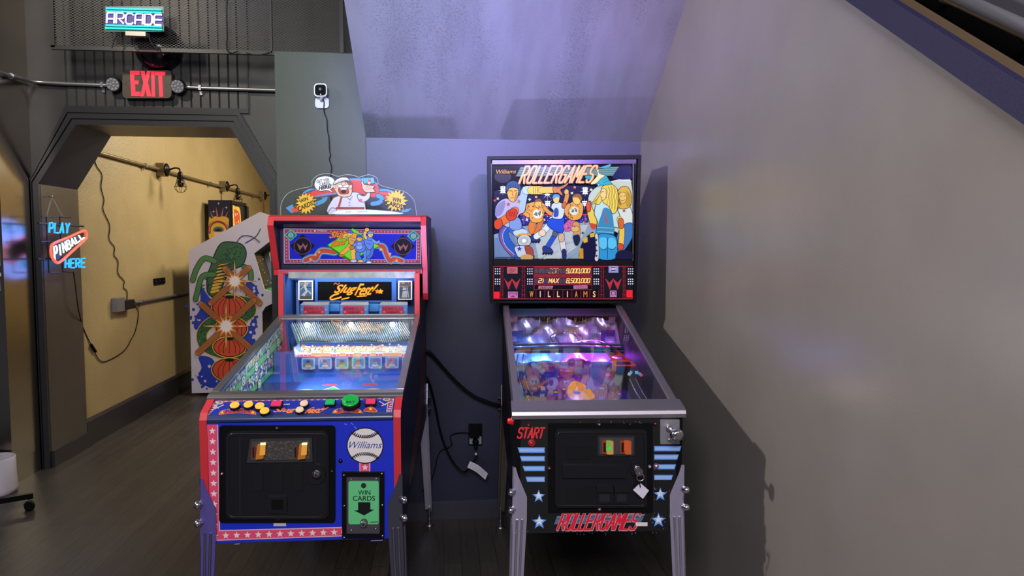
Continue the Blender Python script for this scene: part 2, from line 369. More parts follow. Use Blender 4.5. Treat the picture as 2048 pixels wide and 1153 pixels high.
def floormat():
    mt = bpy.data.materials.new('dark wood planks'); mt.use_nodes = True; nt = mt.node_tree; b = nt.nodes['Principled BSDF']
    t = nt.nodes.new('ShaderNodeTexCoord'); mp = nt.nodes.new('ShaderNodeMapping'); mp.inputs['Rotation'].default_value = (0, 0, math.pi / 2)
    br = nt.nodes.new('ShaderNodeTexBrick'); br.inputs['Scale'].default_value = 1; br.inputs['Brick Width'].default_value = 1.3; br.inputs['Row Height'].default_value = .085; br.inputs['Mortar Size'].default_value = .0025; br.inputs['Mortar Smooth'].default_value = .3
    br.inputs['Color1'].default_value = (*lin('4a443f'), 1); br.inputs['Color2'].default_value = (*lin('3e3935'), 1); br.inputs['Mortar'].default_value = (*lin('2b2825'), 1)
    n = nt.nodes.new('ShaderNodeTexNoise'); n.inputs['Scale'].default_value = 6; n.inputs['Detail'].default_value = 6
    mp2 = nt.nodes.new('ShaderNodeMapping'); mp2.inputs['Scale'].default_value = (12, .8, 1)
    mx = nt.nodes.new('ShaderNodeMix'); mx.data_type = 'RGBA'; mx.blend_type = 'MULTIPLY'; mx.inputs[0].default_value = .7
    rp = nt.nodes.new('ShaderNodeValToRGB'); rp.color_ramp.elements[0].position = .3; rp.color_ramp.elements[0].color = (.45, .45, .45, 1); rp.color_ramp.elements[1].position = .7; rp.color_ramp.elements[1].color = (1, 1, 1, 1)
    L = nt.links.new
    L(t.outputs['Object'], mp.inputs[0]); L(mp.outputs[0], br.inputs['Vector']); L(t.outputs['Object'], mp2.inputs[0]); L(mp2.outputs[0], n.inputs['Vector']); L(n.outputs['Fac'], rp.inputs[0])
    L(br.outputs['Color'], mx.inputs[6]); L(rp.outputs[0], mx.inputs[7]); L(mx.outputs[2], b.inputs['Base Color'])
    q = nt.nodes.new('ShaderNodeBump'); q.inputs['Strength'].default_value = .25; q.inputs['Distance'].default_value = .002; L(n.outputs['Fac'], q.inputs['Height']); L(q.outputs[0], b.inputs['Normal'])
    b.inputs['Roughness'].default_value = .42
    return mt
FLOOR = floormat()
struct('floor', MB().box(-3.6, 2.2, -3, 12.7, -.1, 0, FLOOR))
XR, YB = 1.09, 3.80; XL = -2.69; YD = 4.95; YD2 = 5.43; XT = -2.66
def Yx(px, py, x): return WORLD.on(px, py, 0, x)
# right wall with its sloping top under the stair string
a1, a2 = Yx(1781, 0, XR), Yx(2048, 169, XR); sl = (a2.z - a1.z) / (a2.y - a1.y)
zt = lambda y: a1.z + sl * (y - a1.y)
struct('wall_right', MB().prism([(XR, -.6, 0), (XR, YB + .15, 0), (XR, YB + .15, min(3.6, zt(YB + .15))), (XR, a1.y + (3.6 - a1.z) / sl, 3.6), (XR, -.6, zt(-.6))], (.05, 0, 0), GREYWALL))
struct('trim_6', MB().prism([(XR - .004, -.6, zt(-.6)), (XR - .004, 3.0, zt(3.0)), (XR - .004, 3.0, zt(3.0) + .006), (XR - .004, -.6, zt(-.6) + .006)], (.056, 0, 0), M('4e3f2c', r=.6)))
def sloped(x, pl0, pl1, pu0, pu1, t, m, mb=None, y0=-.6, y1=3.6):
    """a bar running up the stair: lower and upper edges given as image points on the plane x"""
    out = []
    for p, q in ((pl0, pl1), (pu0, pu1)):
        A, B = Yx(*p, x), Yx(*q, x); k = (B.z - A.z) / (B.y - A.y)
        out.append((A, k))
    (A, k), (B, q) = out
    f = lambda y: A.z + k * (y - A.y); g = lambda y: B.z + q * (y - B.y)
    return (mb or MB()).prism([(x, y0, f(y0)), (x, y1, f(y1)), (x, y1, g(y1)), (x, y0, g(y0))], (t, 0, 0), m)
STRING = M('15123a', r=.6, bump=(250, .2))
struct('trim_1', sloped(XR - .022, (1690, 0), (2048, 250), (1781, 0), (2048, 169), .022, STRING))
struct('wall_stairwell', MB().box(2.05, 2.15, -1, 5, 0, 4, TAN))
struct('trim_2', sloped(1.5, (1790, 0), (2048, 150), (1902, 0), (2048, 64), .06, M('0a0a0c', r=.6), y1=3.2))
struct('wall_balustrade', sloped(1.6, (1890, 0), (2048, 70), (2600, -300), (2900, -130), .04, M('55555c', r=.5), y1=3.0))
h1, h2 = Yx(1921, 0, 1.42), Yx(2048, 58, 1.42); hd = (h2 - h1)
hr = MB().tube([h1 - hd * 2, h2 + hd * 2.6], .021, M('8c8a92', r=.3, m=.6), 14)
rail = hr.obj('handrail'); tag(rail, 'round grey metal handrail above the purple stair string, top right corner', 'handrail')
for t in (-.7, .75):
    bk = MB(); p = h1 + hd * t; bk.tube([p, p + V3((.05, 0, -.05)), p + V3((.09, 0, -.06))], .008, DARKSTEEL, 8); bk.obj('bracket', rail)
# back wall of the alcove and its baseboard
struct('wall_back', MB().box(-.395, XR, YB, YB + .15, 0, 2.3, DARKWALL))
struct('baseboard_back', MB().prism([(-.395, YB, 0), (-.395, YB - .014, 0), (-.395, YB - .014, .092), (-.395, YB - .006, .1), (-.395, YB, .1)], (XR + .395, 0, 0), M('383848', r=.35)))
# sloped soffit (underside of the stair flight)
SS = .75
def on_soffit(px, py): return WORLD.hit(px, py, (0, YB, 2.078), V3((0, SS, 1)).normalized())
sl0 = on_soffit(688, 0); sd = (sl0 - V3((-.395, YB, 2.078)))
e1 = V3((-.395, YB, 2.078)) + sd * 1.75; bl = V3((-.395, YB, 2.078)) - sd * .08
sf = MB().prism([bl, V3((XR, bl.y, bl.z)), V3((XR, e1.y, e1.z)), e1], (0, .20, .26), SOFFIT)
struct('ceiling_slope', sf)
# panelled end wall beside the alcove
struct('wall_panel', MB().box(-.857, -.397, YB, YD, 0, 2.512, PANEL))
# door wall with the clipped-corner archway
ARCH = [(-2.642, 0), (-2.642, 1.91), (-2.395, 2.30), (-1.41, 2.30), (-1.163, 1.86), (-1.163, 0)]
struct('wall_door', MB().prism([(x, YD, z) for x, z in [(-2.80, 0)] + ARCH + [(-.30, 0), (-.30, 3.7), (-2.80, 3.7)]], (0, YD2 - YD, 0), DOORWALL))
def offs(path, d):
    out = []
    for i in range(len(path)):
        ns = []
        for a, b in ((i - 1, i), (i, i + 1)):
            if a < 0 or b >= len(path): continue
            dx, dz = path[b][0] - path[a][0], path[b][1] - path[a][1]; L = math.hypot(dx, dz); ns.append((-dz / L, dx / L))
        if len(ns) == 1: n = ns[0]; k = 1
        else:
            n = (ns[0][0] + ns[1][0], ns[0][1] + ns[1][1]); L = math.hypot(*n); n = (n[0] / L, n[1] / L); k = 1 / (n[0] * ns[0][0] + n[1] * ns[0][1])
        out.append((max(XL + .003, path[i][0] + n[0] * d * k), path[i][1] + n[1] * d * k))
    return out
cs = MB()
for d0, d1, t in ((0, .034, .020), (.034, .040, .012), (.040, .072, .028), (.072, .078, .016), (.078, .105, .034)):
    A, B = offs(ARCH, d0), offs(ARCH, d1)
    for i in range(5):
        q = [A[i], A[i + 1], B[i + 1], B[i]]
        cs.prism([(x, YD, z) for x, z in q], (0, -t, 0), TRIMPAINT)
struct('trim_3', cs)
# beadboard over the arch
bb = MB(); x = -2.452; prof = []
while x < -1.345:
    prof += [(x, 0), (x + .006, .007), (x + .012, 0)]; x += .0605
prof.append((x, 0))
zb0, zb1 = 2.425, 3.65
for i in range(len(prof) - 1):
    (xa, da), (xb, db) = prof[i], prof[i + 1]
    bb.poly([(xa, YD - .012 + da, zb0), (xb, YD - .012 + db, zb0), (xb, YD - .012 + db, zb1), (xa, YD - .012 + da, zb1)], DOORWALL)
bb.box(prof[0][0] - .012, prof[-1][0] + .012, YD - .018, YD, zb0 - .03, zb0, TRIMPAINT)
bb.box(prof[-1][0], prof[-1][0] + .014, YD - .016, YD, zb0, zb1, TRIMPAINT)
bb.box(-2.452, -1.345, YD - .024, YD, zb0 - .055, zb0 - .042, TRIMPAINT)
struct('trim_4', bb)
# left wall, back room
LWALL = mixmat('black gloss wall panel', (158, 150, 138), (168, 160, 148), 4, .3, .7, .2, m=1, bump=(40, .04))
struct('wall_left', MB().box(-3.6, XL, 4.605, YD, 0, 3.7, LWALL))
struct('trim_5', MB().prism([(-2.642, YD + .002, .115), (-2.642, YD + .002, 1.905), (-2.642, YD2, 1.905), (-2.642, YD2, .115)], (.003, 0, 0), mixmat('dark gloss jamb paint', (96, 90, 84), (106, 100, 93), 4, .3, .7, .28, m=.6, bump=(40, .04))))
struct('wall_back_room_left', MB().box(XT - .14, XT, YD2, 12.6, 0, 3.2, TAN))
struct('wall_back_room_far', MB().box(XT, 2.2, 12.5, 12.6, 0, 3.2, TAN))
struct('wall_back_room_right', MB().box(1.9, 2.0, YD2, 12.5, 0, 3.2, TAN))
struct('ceiling', MB().box(XT - .14, 2.2, YD2, 12.6, 3.2, 3.3, M('302c28', r=.8)))
struct('baseboard_left', MB().prism([(XT, YD2, 0), (XT + .024, YD2, 0), (XT + .024, YD2, .185), (XT + .014, YD2, .205), (XT, YD2, .205)], (0, 7.0, 0), BASEP))
struct('baseboard_jamb', MB().box(-2.642, -2.622, YD, YD2 + .03, 0, .115, BASEP))
# white papers on the black wall face that turns the corner at the left edge of the frame
for (q0, q1, lab) in (((-40, 381), (5, 532), 'tall white notice on the black wall face at the left edge, uppermost of three'),
                      ((-30, 546), (6.5, 553), 'thin white paper strip on the black wall face below the tall notice, left edge'),
                      ((-40, 560), (5, 582), 'small white paper sheet on the black wall face, lowest of three at the left edge')):
    A = WORLD.on(*q0, 1, 4.604); B = WORLD.on(*q1, 1, 4.604)
    o = MB().box(A.x, B.x - .012, 4.601, 4.6045, B.z, A.z, M('c9cdd2', r=.6)).obj('paper_notice'); tag(o, lab, 'notice', 'white papers on the black wall face')

# ================================================================== THINGS ON THE DOOR WALL
# expanded metal screen in its frame
YM = 4.70
FM = Face(WORLD, YM, 'P')
mr = thing('mesh_screen', 'black expanded metal mesh screen in a flat steel frame high above the archway', 'screen', (-1.5, YM, 2.9))
off = V3((-1.5, YM, 2.9))
zl = 2.735; x0, x1, z1 = -2.405, -.622, 3.45
fm = MB(); SCREEN = M('5c5c5a', r=.5)
for b in ((x0, x1, zl - .012, zl + .012), (x0, x1, z1, z1 + .03), (x0, x0 + .024, zl, z1), (x1 - .024, x1, zl, z1), (-1.08, -1.07, zl, z1)):
    fm.box(b[0] - off.x, b[1] - off.x, -.012, .012, b[2] - off.z, b[3] - off.z, M('28282a', r=.4))
fm.obj('frame', mr)
me = MB(); cw, ch = .0265, .0078; nr = int((z1 - zl) / ch); nc = int((x1 - x0 - .03) / (cw / 2))
for r in range(nr + 1):
    pts = [(x0 + .015 + c * cw / 2 - off.x, zl + r * ch + (ch / 2 if (c + r) % 2 else -ch / 2) * .86 + ch / 2 - off.z) for c in range(nc + 1)]
    vs = []; h = .0017
    for (xx, z) in pts: vs += [(xx, -.004, z - h), (xx, .003, z - h * .2), (xx, .003, z + h), (xx, -.004, z + h * .2)]
    me.add(vs, [(4 * i + j, 4 * i + (j + 1) % 4, 4 * i + 4 + (j + 1) % 4, 4 * i + 4 + j) for i in range(nc) for j in range(4)], SCREEN)
me.obj('mesh', mr)
for xx in (x0 + .02, x1 - .02):
    lg = MB(); lg.box(xx - .012 - off.x, xx + .012 - off.x, 0, YD - YM, z1 - .3 - off.z, z1 - .27 - off.z, SCREEN); lg.obj('bracket', mr)
# wires tied to the mesh
wires = [([(1600, 0), (1592, 150), (1598, 300), (1590, 380), (1600, 435), (1640, 452), (1690, 436)], 'thin dark wire hanging down the mesh right of the neon sign'),
         ([(1760, 452), (1830, 470), (1900, 466), (1960, 446)], 'loose black wire loop sagging under the mesh frame at right')]
for pts, lab in wires:
    P = [WORLD.on(80 + x / 4.2667, y / 4.2667, 1, YM - .025) for x, y in pts]
    tag(MB().tube(smooth_loop([tuple(p) for p in P], 5, False), .0035, M('101014', r=.5), 6).obj('wire'), lab, 'wire')
# round wall speaker behind the mesh
c = WORLD.on(311, 92, 1, YD - .09)
sp = thing('dome_lamp', 'round black dome fixture on the wall half behind the mesh, above the exit sign', 'lamp', (c.x, YD, c.z))
MB().lathe((0, 0, 0), (0, -1, 0), [(0, .12), (.03, .12), (.03, .15)], BLACK, 32).obj('base', sp)
MB().lathe((0, -.03, 0), (0, -1, 0), [(0, .15), (.02, .15), (.06, .135), (.10, .10), (.125, .05), (.13, .005)], M('16101a', r=.15, coat=.5), 32).obj('dome', sp)
# exit sign with its two lamp heads
YE = YD - .075
fe = Face(WORLD, YE, 'D6')
c = WORLD.on(80 + 910 / 4.2667, 720 / 4.2667, 1, YE)
ex = thing('exit_sign', 'dark metal EXIT sign with red letters and two round emergency lamp heads', 'sign')
m = MB(); fe.rplate(m, 703, 600, 1122, 838, 40, .0, M('3d382e', r=.45, m=.4)) if 0 else None
pts = [fe.at(*p) for p in rrect(703, 600, 1122, 838, 36)]
m.prism(pts, (0, YD - .012 - YE, 0), M('453f34', r=.5, m=.3))
A = Art(m, WORLD, (0, YE, 0), (0, -1, 0), 'D6'); RED = M('ff2a44', e=1.15, r=.5)
for sx, x in ((-1, 740), (1, 1090)): A.stroke([(x - sx * 20, 690), (x + sx * 18, 716), (x - sx * 20, 742)], 5, '2a261f')
for q in ([(770, 606), (850, 606), (850, 640), (806, 640), (806, 690), (842, 690), (842, 722), (812, 722), (815, 785), (858, 785), (858, 820), (782, 820)],
          [(858, 608), (893, 608), (903, 668), (914, 608), (945, 608), (922, 706), (952, 824), (914, 824), (902, 752), (888, 824), (860, 824), (884, 706)],
          [(950, 610), (978, 610), (984, 826), (956, 826)], [(982, 612), (1068, 614), (1066, 644), (1044, 644), (1052, 828), (1020, 828), (1012, 644), (984, 644)]):
    P = [fe.at(*p) for p in q]; m.prism(P, (0, -.004, 0), RED)
m.obj('housing', ex, .0)
ca = MB(); ca.prism([fe.at(*p) for p in rrect(760, 650, 1066, 790, 5)], (0, .063, 0), BLACK)
ca.obj('mounting_plate', ex).location.y = .0125
for (x, y) in ((628, 708), (1178, 726)):
    p = fe.at(x, y); h = MB()
    h.lathe(p + V3((0, .035, 0)), (0, -1, -.25), [(-.0, .022), (.005, .043), (.045, .046), (.05, .044)], M('1c1c1e', r=.4), 24)
    ax = V3((0, -1, -.25)).normalized(); q = p + V3((0, .035, 0)) + ax * .0505
    h.lathe(q, ax, [(0, .041), (.002, .041)], M('8a8a90', r=.25, m=.4), 24)
    hd_ = h.obj('lamp_head', ex); g = MB(); u, w = cross_dirs(ax)
    for k in range(12):
        r_, t = (.012, k * 2.1) if k < 3 else (.031, k * .698)
        g.ball(q + (u * math.cos(t) + w * math.sin(t)) * r_ + ax * .002, .0085, M('d8d8e0', r=.15, e=.12), 8, ax, .6)
    g.obj('reflectors', hd_)
    MB().tube([p + V3((0, .05, 0)), p + V3((0, .07, 0)), V3((p.x + (.05 if x < 800 else -.05), YE + .04, p.z))], .012, BLACK, 10).obj('arm', ex)
# conduits
def conduit(px, Yp, r, lab, mat=GALV, clips=(), crop='D6', ax=1, name='conduit_pipe', extra=()):
    k = CROPS[crop]; P = list(extra) + [WORLD.on(k[0] + x / k[2], k[1] + y / k[2], ax, Yp) for x, y in px]
    root = MB().tube(P, r, mat, 12).obj(name); tag(root, lab, 'pipe')
    for (x, y) in clips:
        p = WORLD.on(k[0] + x / k[2], k[1] + y / k[2], ax, Yp); g = MB()
        if ax == 1:
            g.box(p.x - .008, p.x + .008, Yp - r - .004, Yp + r + .002, p.z - r - .004, p.z + r + .004, STEEL); g.box(p.x - .008, p.x + .008, Yp + r - .002, Yp + r + .006, p.z - r - .032, p.z - r, STEEL)
        else:
            g.box(Yp - r - .002, Yp + r + .004, p.y - .01, p.y + .01, p.z - r - .004, p.z + r + .004, STEEL); g.box(Yp - r - .004, Yp - r + .004, p.y - .01, p.y + .01, p.z - r - .03, p.z - r, STEEL)
        g.obj('strap', root)
    return root
yc = YD - .035
lp = [Yx(0, 145, XL + .03), Yx(12, 150, XL + .03), Yx(30, 155, XL + .03)]
cp = conduit([(-60, 695), (60, 706), (220, 716), (560, 728), (578, 729)], yc, .0125, 'bent grey conduit running from the left wall to the left of the exit sign', clips=[(533, 727)],
             extra=[V3((-3.5, 4.575, lp[0].z + .05)), V3((-2.76, 4.575, 2.556)), V3((-2.69, 4.576, 2.555)), V3((-2.666, 4.588, 2.555)), V3((-2.657, 4.62, 2.554))] + [Yx(*q, -2.657) for q in ((12, 149.5), (24, 152.5), (38, 156))])
g = MB(); q = Yx(22, 152, -2.657); g.tube([q, Yx(30, 154, -2.657)], .018, STEEL, 12); g.obj('coupling', cp)
conduit([(1236, 744), (1370, 752), (2200, 776)], yc, .0125, 'straight grey conduit running from the exit sign right to the green lit panel', clips=[(1368, 751)])
# ARCADE neon sign hung on the mesh
YN = 4.60; NA = thing('neon_sign', 'ARCADE neon sign, white letters between teal double tubes, hung on the mesh', 'sign')
fn = Face(WORLD, YN, 'D6')
pb_ = MB(); pb_.prism([fn.at(*p) for p in rrect(556, 52, 1056, 272, 20)], (0, .006, 0), M('2a2070', r=.5))
A = Art(pb_, WORLD, (0, YN, 0), (0, -1, 0), 'D6'); A.rect(556, 55, 1056, 112, '0f4a3e', 1); A.rect(552, 214, 1058, 270, '0f4a3e', 1)  # green bands: glow of the teal tubes put into the panel colour
pb_.obj('back_panel', NA)
TEAL = M('2fd8d0', e=1.6); LETT = M('d9c8ff', e=1.7)
for y, (xa, xb) in ((75, (570, 1040)), (99, (570, 1040)), (219, (568, 1042)), (243, (562, 1044))):
    MB().tube([fn.at(xa, y + (xa - 570) * .014, -.009), fn.at(xb, y + 13 if y > 200 else y + 12, -.009)], .0050, TEAL, 10).obj('tube', NA)
q = [(572, 200), (1040, 218), (1044, 130), (576, 112)]
alt = {'A': SQUARE_A, 'D': [[(0, 0), (0, 1), (.8, 1), (1, .8), (1, .2), (.8, 0), (0, 0)]], 'E': [[(1, 1), (.15, 1), (0, .85), (0, .15), (.15, 0), (1, 0)], [(0, .5), (1, .5)]], 'R': [[(0, 0), (0, 1), (.85, 1), (1, .85), (1, .62), (.85, .5), (.3, .5), (1, 0)]]}
for i, chs in enumerate('ARCADE'):
    g = MB()
    for st in alt.get(chs, SF[chs]):
        pp = [fn.at(*bil(q, (i + .04 + p[0] * .78) / 5.82, p[1]), -.009) for p in st]; g.tube(pp, .0050, LETT, 10)
    g.obj('letter', NA)
g = MB(); g.box(*[v for v in (fn.at(742, 300).x, fn.at(912, 300).x, YN - .02, YN + .02, fn.at(800, 312).z, fn.at(800, 276).z)], M('9a9a92', r=.4, m=.4)); g.obj('transformer', NA)
for pts in ([(925, 285), (935, 340), (965, 390), (1000, 430)], [(600, 270), (640, 300), (620, 350), (607, 410)], [(720, 310), (745, 335), (770, 370)], [(608, 55), (609, -20), (610, -80)]):
    MB().tube(smooth_loop([tuple(fn.at(x, y, .01)) for x, y in pts], 4, False), .005 if pts[0][0] == 925 else .0035, M('10141a', r=.4), 6).obj('cable', NA)
# security camera on the panel
fc = Face(WORLD, YB - .05, 'D5')
SC = thing('security_camera', 'small white security camera with black face on the charcoal panel', 'camera')
m = MB(); m.prism([fc.at(*p) for p in rrect(362, 358, 468, 466, 30, 6)], (0, .03, 0), M('d5d5da', r=.35)); m.obj('body', SC, .004)
m = MB(); fc.rplate(m, 371, 368, 461, 458, 24, .003, M('040405', r=.7)); A = Art(m, WORLD, (0, YB - .053, 0), (0, -1, 0), 'D5'); A.ell(412, 404, 11, 11, '1c1c22'); A.ell(417, 448, 5, 5, 'e8e8ee', e=.6); m.obj('lens_face', SC)
fb = Face(WORLD, YB, 'D5'); m = MB(); m.prism([fb.at(*p) for p in rrect(375, 476, 488, 566, 28, 6)], (0, -.012, 0), M('cfcfd8', r=.4)); m.obj('base', SC, .003)
m = MB(); m.tube([fb.at(428, 505, -.01), fb.at(428, 500, -.03), fc.at(424, 466, .012)], .008, M('cfcfd8', r=.4), 10); m.obj('stem', SC)
m = MB(); m.tube(smooth_loop([tuple(fb.at(x, y, dy)) for x, y, dy in ((440, 490, -.016), (450, 520, -.016), (447, 565, -.012), (452, 610, -.005), (470, 660, -.004), (474, 740, -.004), (487, 810, -.004), (491, 900, -.004), (499, 950, -.004), (490, 985, -.004), (508, 1050, -.004), (503, 1140, -.004), (505, 1500, -.004))], 4, False), .0032, M('0c0c10'), 6); m.obj('cable', SC)

# ================================================================== LEFT JAMB: SECOND NEON SIGN, CORDS
XN = -2.56
def nx(x, y, dx=0): p = Yx(80 + x / 6.409, 380 + y / 6.409, XN); return p + V3((dx, 0, 0))
PN = thing('neon_sign', 'blue PLAY HERE neon sign with a white and red PINBALL bar on the archway jamb', 'sign')
BLU = M('22a4ff', e=1.5); WHT = M('e6f6ff', e=1.6); SAL = M('ff6a50', e=1.1)
def neon_word(t, q, m, r, gap=.3):
    n = len(t)
    for i, chs in enumerate(t):
        g = MB()
        for st in SF[chs]:
            w = .5 if chs == 'I' else 1
            pp = [nx(*bil(q, (i + .10 + p[0] * .66) / (n - .24), p[1]), .012) for p in st]; g.tube(pp, r, m, 8)
        g.obj('letter', PN)
neon_word('PLAY', [(85, 548), (345, 558), (355, 430), (92, 422)], BLU, .0062)
neon_word('HERE', [(294, 1003), (552, 992), (552, 880), (296, 893)], BLU, .0062)
q = [(160, 900), (545, 612), (508, 568), (150, 735)]
neon_word('PINBALL', q, WHT, .0055)
lo = smooth_loop([(140, 690), (330, 610), (520, 528), (560, 545), (568, 590), (545, 640), (380, 790), (220, 928), (165, 922), (118, 850), (108, 760)], 5)
MB().tube([nx(x, y, .016) for x, y in lo + [lo[0]]], .009, SAL, 8).obj('outline_tube', PN)
g = MB(); P = [nx(x, y, 0) for x, y in [(140, 700), (520, 540), (555, 560), (550, 630), (200, 915), (160, 905), (120, 830)]]; g.prism(P, (.004, 0, 0), M('1d2428', r=.4)); g.obj('back_panel', PN)
g = MB(); fr_ = M('14141a', r=.4)
for a, b in (((20, 428), (595, 468)), ((10, 890), (610, 882)), ((120, 340), (155, 1060)), ((290, 340), (330, 1055)), ((60, 345), (260, 342)), ((310, 352), (432, 355)), ((165, 1060), (300, 1062)), ((330, 1050), (460, 1055)), ((50, 670), (180, 660))):
    g.tube([nx(*a, -.02), nx(*b, -.02)], .0042 if a[0] > 20 else .0070, fr_, 8)
g.obj('frame', PN)
for xe in (125, 325):
    g = MB(); a, b = nx(212, 92, -.03), nx(xe, 340, -.02)
    for k in range(24):
        t = (k + .5) / 24; c = a.lerp(b, t); d = (b - a) / 48 * 1.2; u = V3((.004, 0, 0)) if k % 2 else (b - a).normalized().cross(V3((1, 0, 0))) * .004
        g.tube([c - d, c - d * .5 + u, c + d * .5 + u, c + d, c + d * .5 - u, c - d * .5 - u, c - d], .0014, M('b0a890', r=.3, m=.8), 5, False)
    g.obj('chain', PN)
g = MB(); a = nx(212, 88, -.075); g.tube([a, a + V3((.05, 0, .004))], .004, STEEL, 8); g.tube([nx(180, 88, -.03), nx(248, 86, -.03)], .004, fr_, 6); g.obj('hook', PN)
light('neon_blue', 'POINT', tuple(nx(220, 560, .06)), None, 1.6, (.08, .22, 1), .1)
light('neon_blue_low', 'POINT', tuple(nx(330, 960, .06)), None, 1.2, (.08, .22, 1), .1)

def wallcord(name, pts, lab, cat='cord', r=.0035, crop='P', x=XT + .006, xs=None):
    k = CROPS[crop]; P = [tuple(Yx(k[0] + p[0] / k[2], k[1] + p[1] / k[2], x if xs is None else xs[i])) for i, p in enumerate(pts)]
    o = MB().tube(smooth_loop(P, 4, False), r, M('0d0b0a', r=.5), 6).obj(name); tag(o, lab, cat); return o
wallcord('cord', [(187, 304), (192, 330), (204, 350), (202, 375), (208, 400), (206, 420), (219, 450), (218, 478), (229, 495), (228, 510), (236, 523), (236, 547), (248, 562), (247, 575), (254, 583), (254, 600)], 'thin brown cord zigzagging down the tan wall from the overhead pipe to the wall box')
nc_ = wallcord('cord', [(147, 545), (151, 575), (156, 615), (166, 655), (181, 688), (187, 700), (195, 716), (203, 723), (212, 723), (235, 712), (252, 698), (262, 680), (270, 665), (276, 638), (276, 620), (270, 613)], 'dark neon power cord looping low across the tan wall to the wall box', xs=[-2.6] * 3 + [XT + .006] * 13)
g = MB(); a, b = Yx(182, 690, XT + .012), Yx(191, 704, XT + .012); g.tube([a, b], .011, M('0a0a0c'), 10); g.obj('inline_switch', nc_)
jb = thing('junction_box', 'grey square junction box low on the tan wall with a black plug adapter', 'electrical box', (XT, 6.17, 1.0))
a, b = Yx(235, 597, XT + .05), Yx(251, 622, XT + .05)
MB().box(0, .05, a.y - 6.17, b.y - 6.17, b.z - 1.0, a.z - 1.0, M('77777c', r=.45, m=.3)).obj('box', jb, .003)
a, b = Yx(252, 602, XT + .06), Yx(270, 617, XT + .06)
MB().box(.003, .06, a.y - 6.17 + .005, b.y - 6.17, b.z - 1.0, a.z - 1.0, BLACK).obj('adapter', jb, .002)
conduit([(270, 606), (376, 587)], XT + .02, .0115, 'grey conduit running right from the low wall box along the tan wall', mat=M('8c8a88', r=.4, m=.6), clips=[(282, 604)], crop='P', ax=0)
a, b = Yx(309, 558, XT + .012), Yx(331, 567, XT + .012)
sb = thing('wall_bracket', 'small flat black bracket with holes on the tan wall above the conduit', 'bracket', (XT, a.y, a.z))
g = MB().box(0, .012, 0, b.y - a.y, b.z - a.z, 0, M('0c0b0a', r=.5)); g.obj('plate', sb)
for t in (.15, .5, .85):
    g = MB(); g.lathe((.012, (b.y - a.y) * t, (b.z - a.z) * .5), (1, 0, 0), [(0, .008), (.003, .007)], M('3c3834', r=.4), 10); g.obj('screw', sb)
# overhead conduit with caged lamps
BRASSY = M('b7a684', r=.3, m=.8)
for q0, q1, cl, lab in (((186, 302), (321, 339.5), (290, 331), 'overhead conduit on the tan wall from the arch edge to the nearest caged lamp'),
                        ((329, 341.7), (445, 374), (420, 367), 'overhead conduit on the tan wall between the nearest and the middle caged lamps'),
                        ((451, 375.5), (523, 394.5), (508, 391), 'overhead conduit on the tan wall between the middle and the farthest caged lamps')):
    conduit([q0, q1], XT + .03, .0135, lab, mat=BRASSY, clips=[cl], crop='P', ax=0)
def cage_lamp(px, py, lab):
    p = Yx(px, py, XT + .04); r = thing('cage_lamp', lab, 'lamp', (XT, p.y, p.z), 0, 'caged lamps on the tan wall')
    DK = M('15110d', r=.4)
    MB().box(0, .075, -.055, .055, -.06, .06, M('8f8366', r=.4, m=.5)).obj('junction_box', r, .004)
    MB().lathe((.075, 0, 0), (1, 0, 0), [(0, .062), (.008, .062), (.016, .045), (.03, .018)], M('2a241c', r=.3, m=.6), 24).obj('canopy', r)
    MB().tube(smooth_loop([(.10, 0, 0), (.15, 0, .018), (.19, 0, .012), (.20, 0, -.02)], 4, False), .008, DK, 8).obj('arm', r)
    MB().lathe((.20, 0, -.015), (0, 0, -1), [(0, .012), (.015, .024), (.07, .026), (.075, .02)], DK, 16).obj('socket', r)
    MB().lathe((.20, 0, -.085), (0, 0, -1), [(0, .014), (.02, .026), (.045, .031), (.065, .026), (.078, .008)], M('1c130c', r=.15, coat=.5), 16).obj('bulb', r)
    g = MB()
    for k in range(6):
        t = k * math.pi / 3; g.tube(smooth_loop([(.20 + q * math.cos(t), q * math.sin(t), z) for q, z in ((.027, -.06), (.034, -.10), (.052, -.15), (.050, -.18), (.030, -.205), (.004, -.212))], 3, False), .0024, DK, 5)
    for q, z in ((.028, -.065), (.052, -.155)): g.tube([(.20 + q * math.cos(t), q * math.sin(t), z) for t in (2 * math.pi * i / 20 for i in range(21))], .0024, DK, 5, False)
    g.obj('cage', r)
cage_lamp(325, 340, 'caged lamp on the tan wall nearest the archway, leftmost of the three')
cage_lamp(448, 373, 'caged lamp on the overhead pipe above the space-art machine, middle of the three')
cage_lamp(525, 392, 'caged lamp farthest down the tan wall, partly cut by the arch edge')

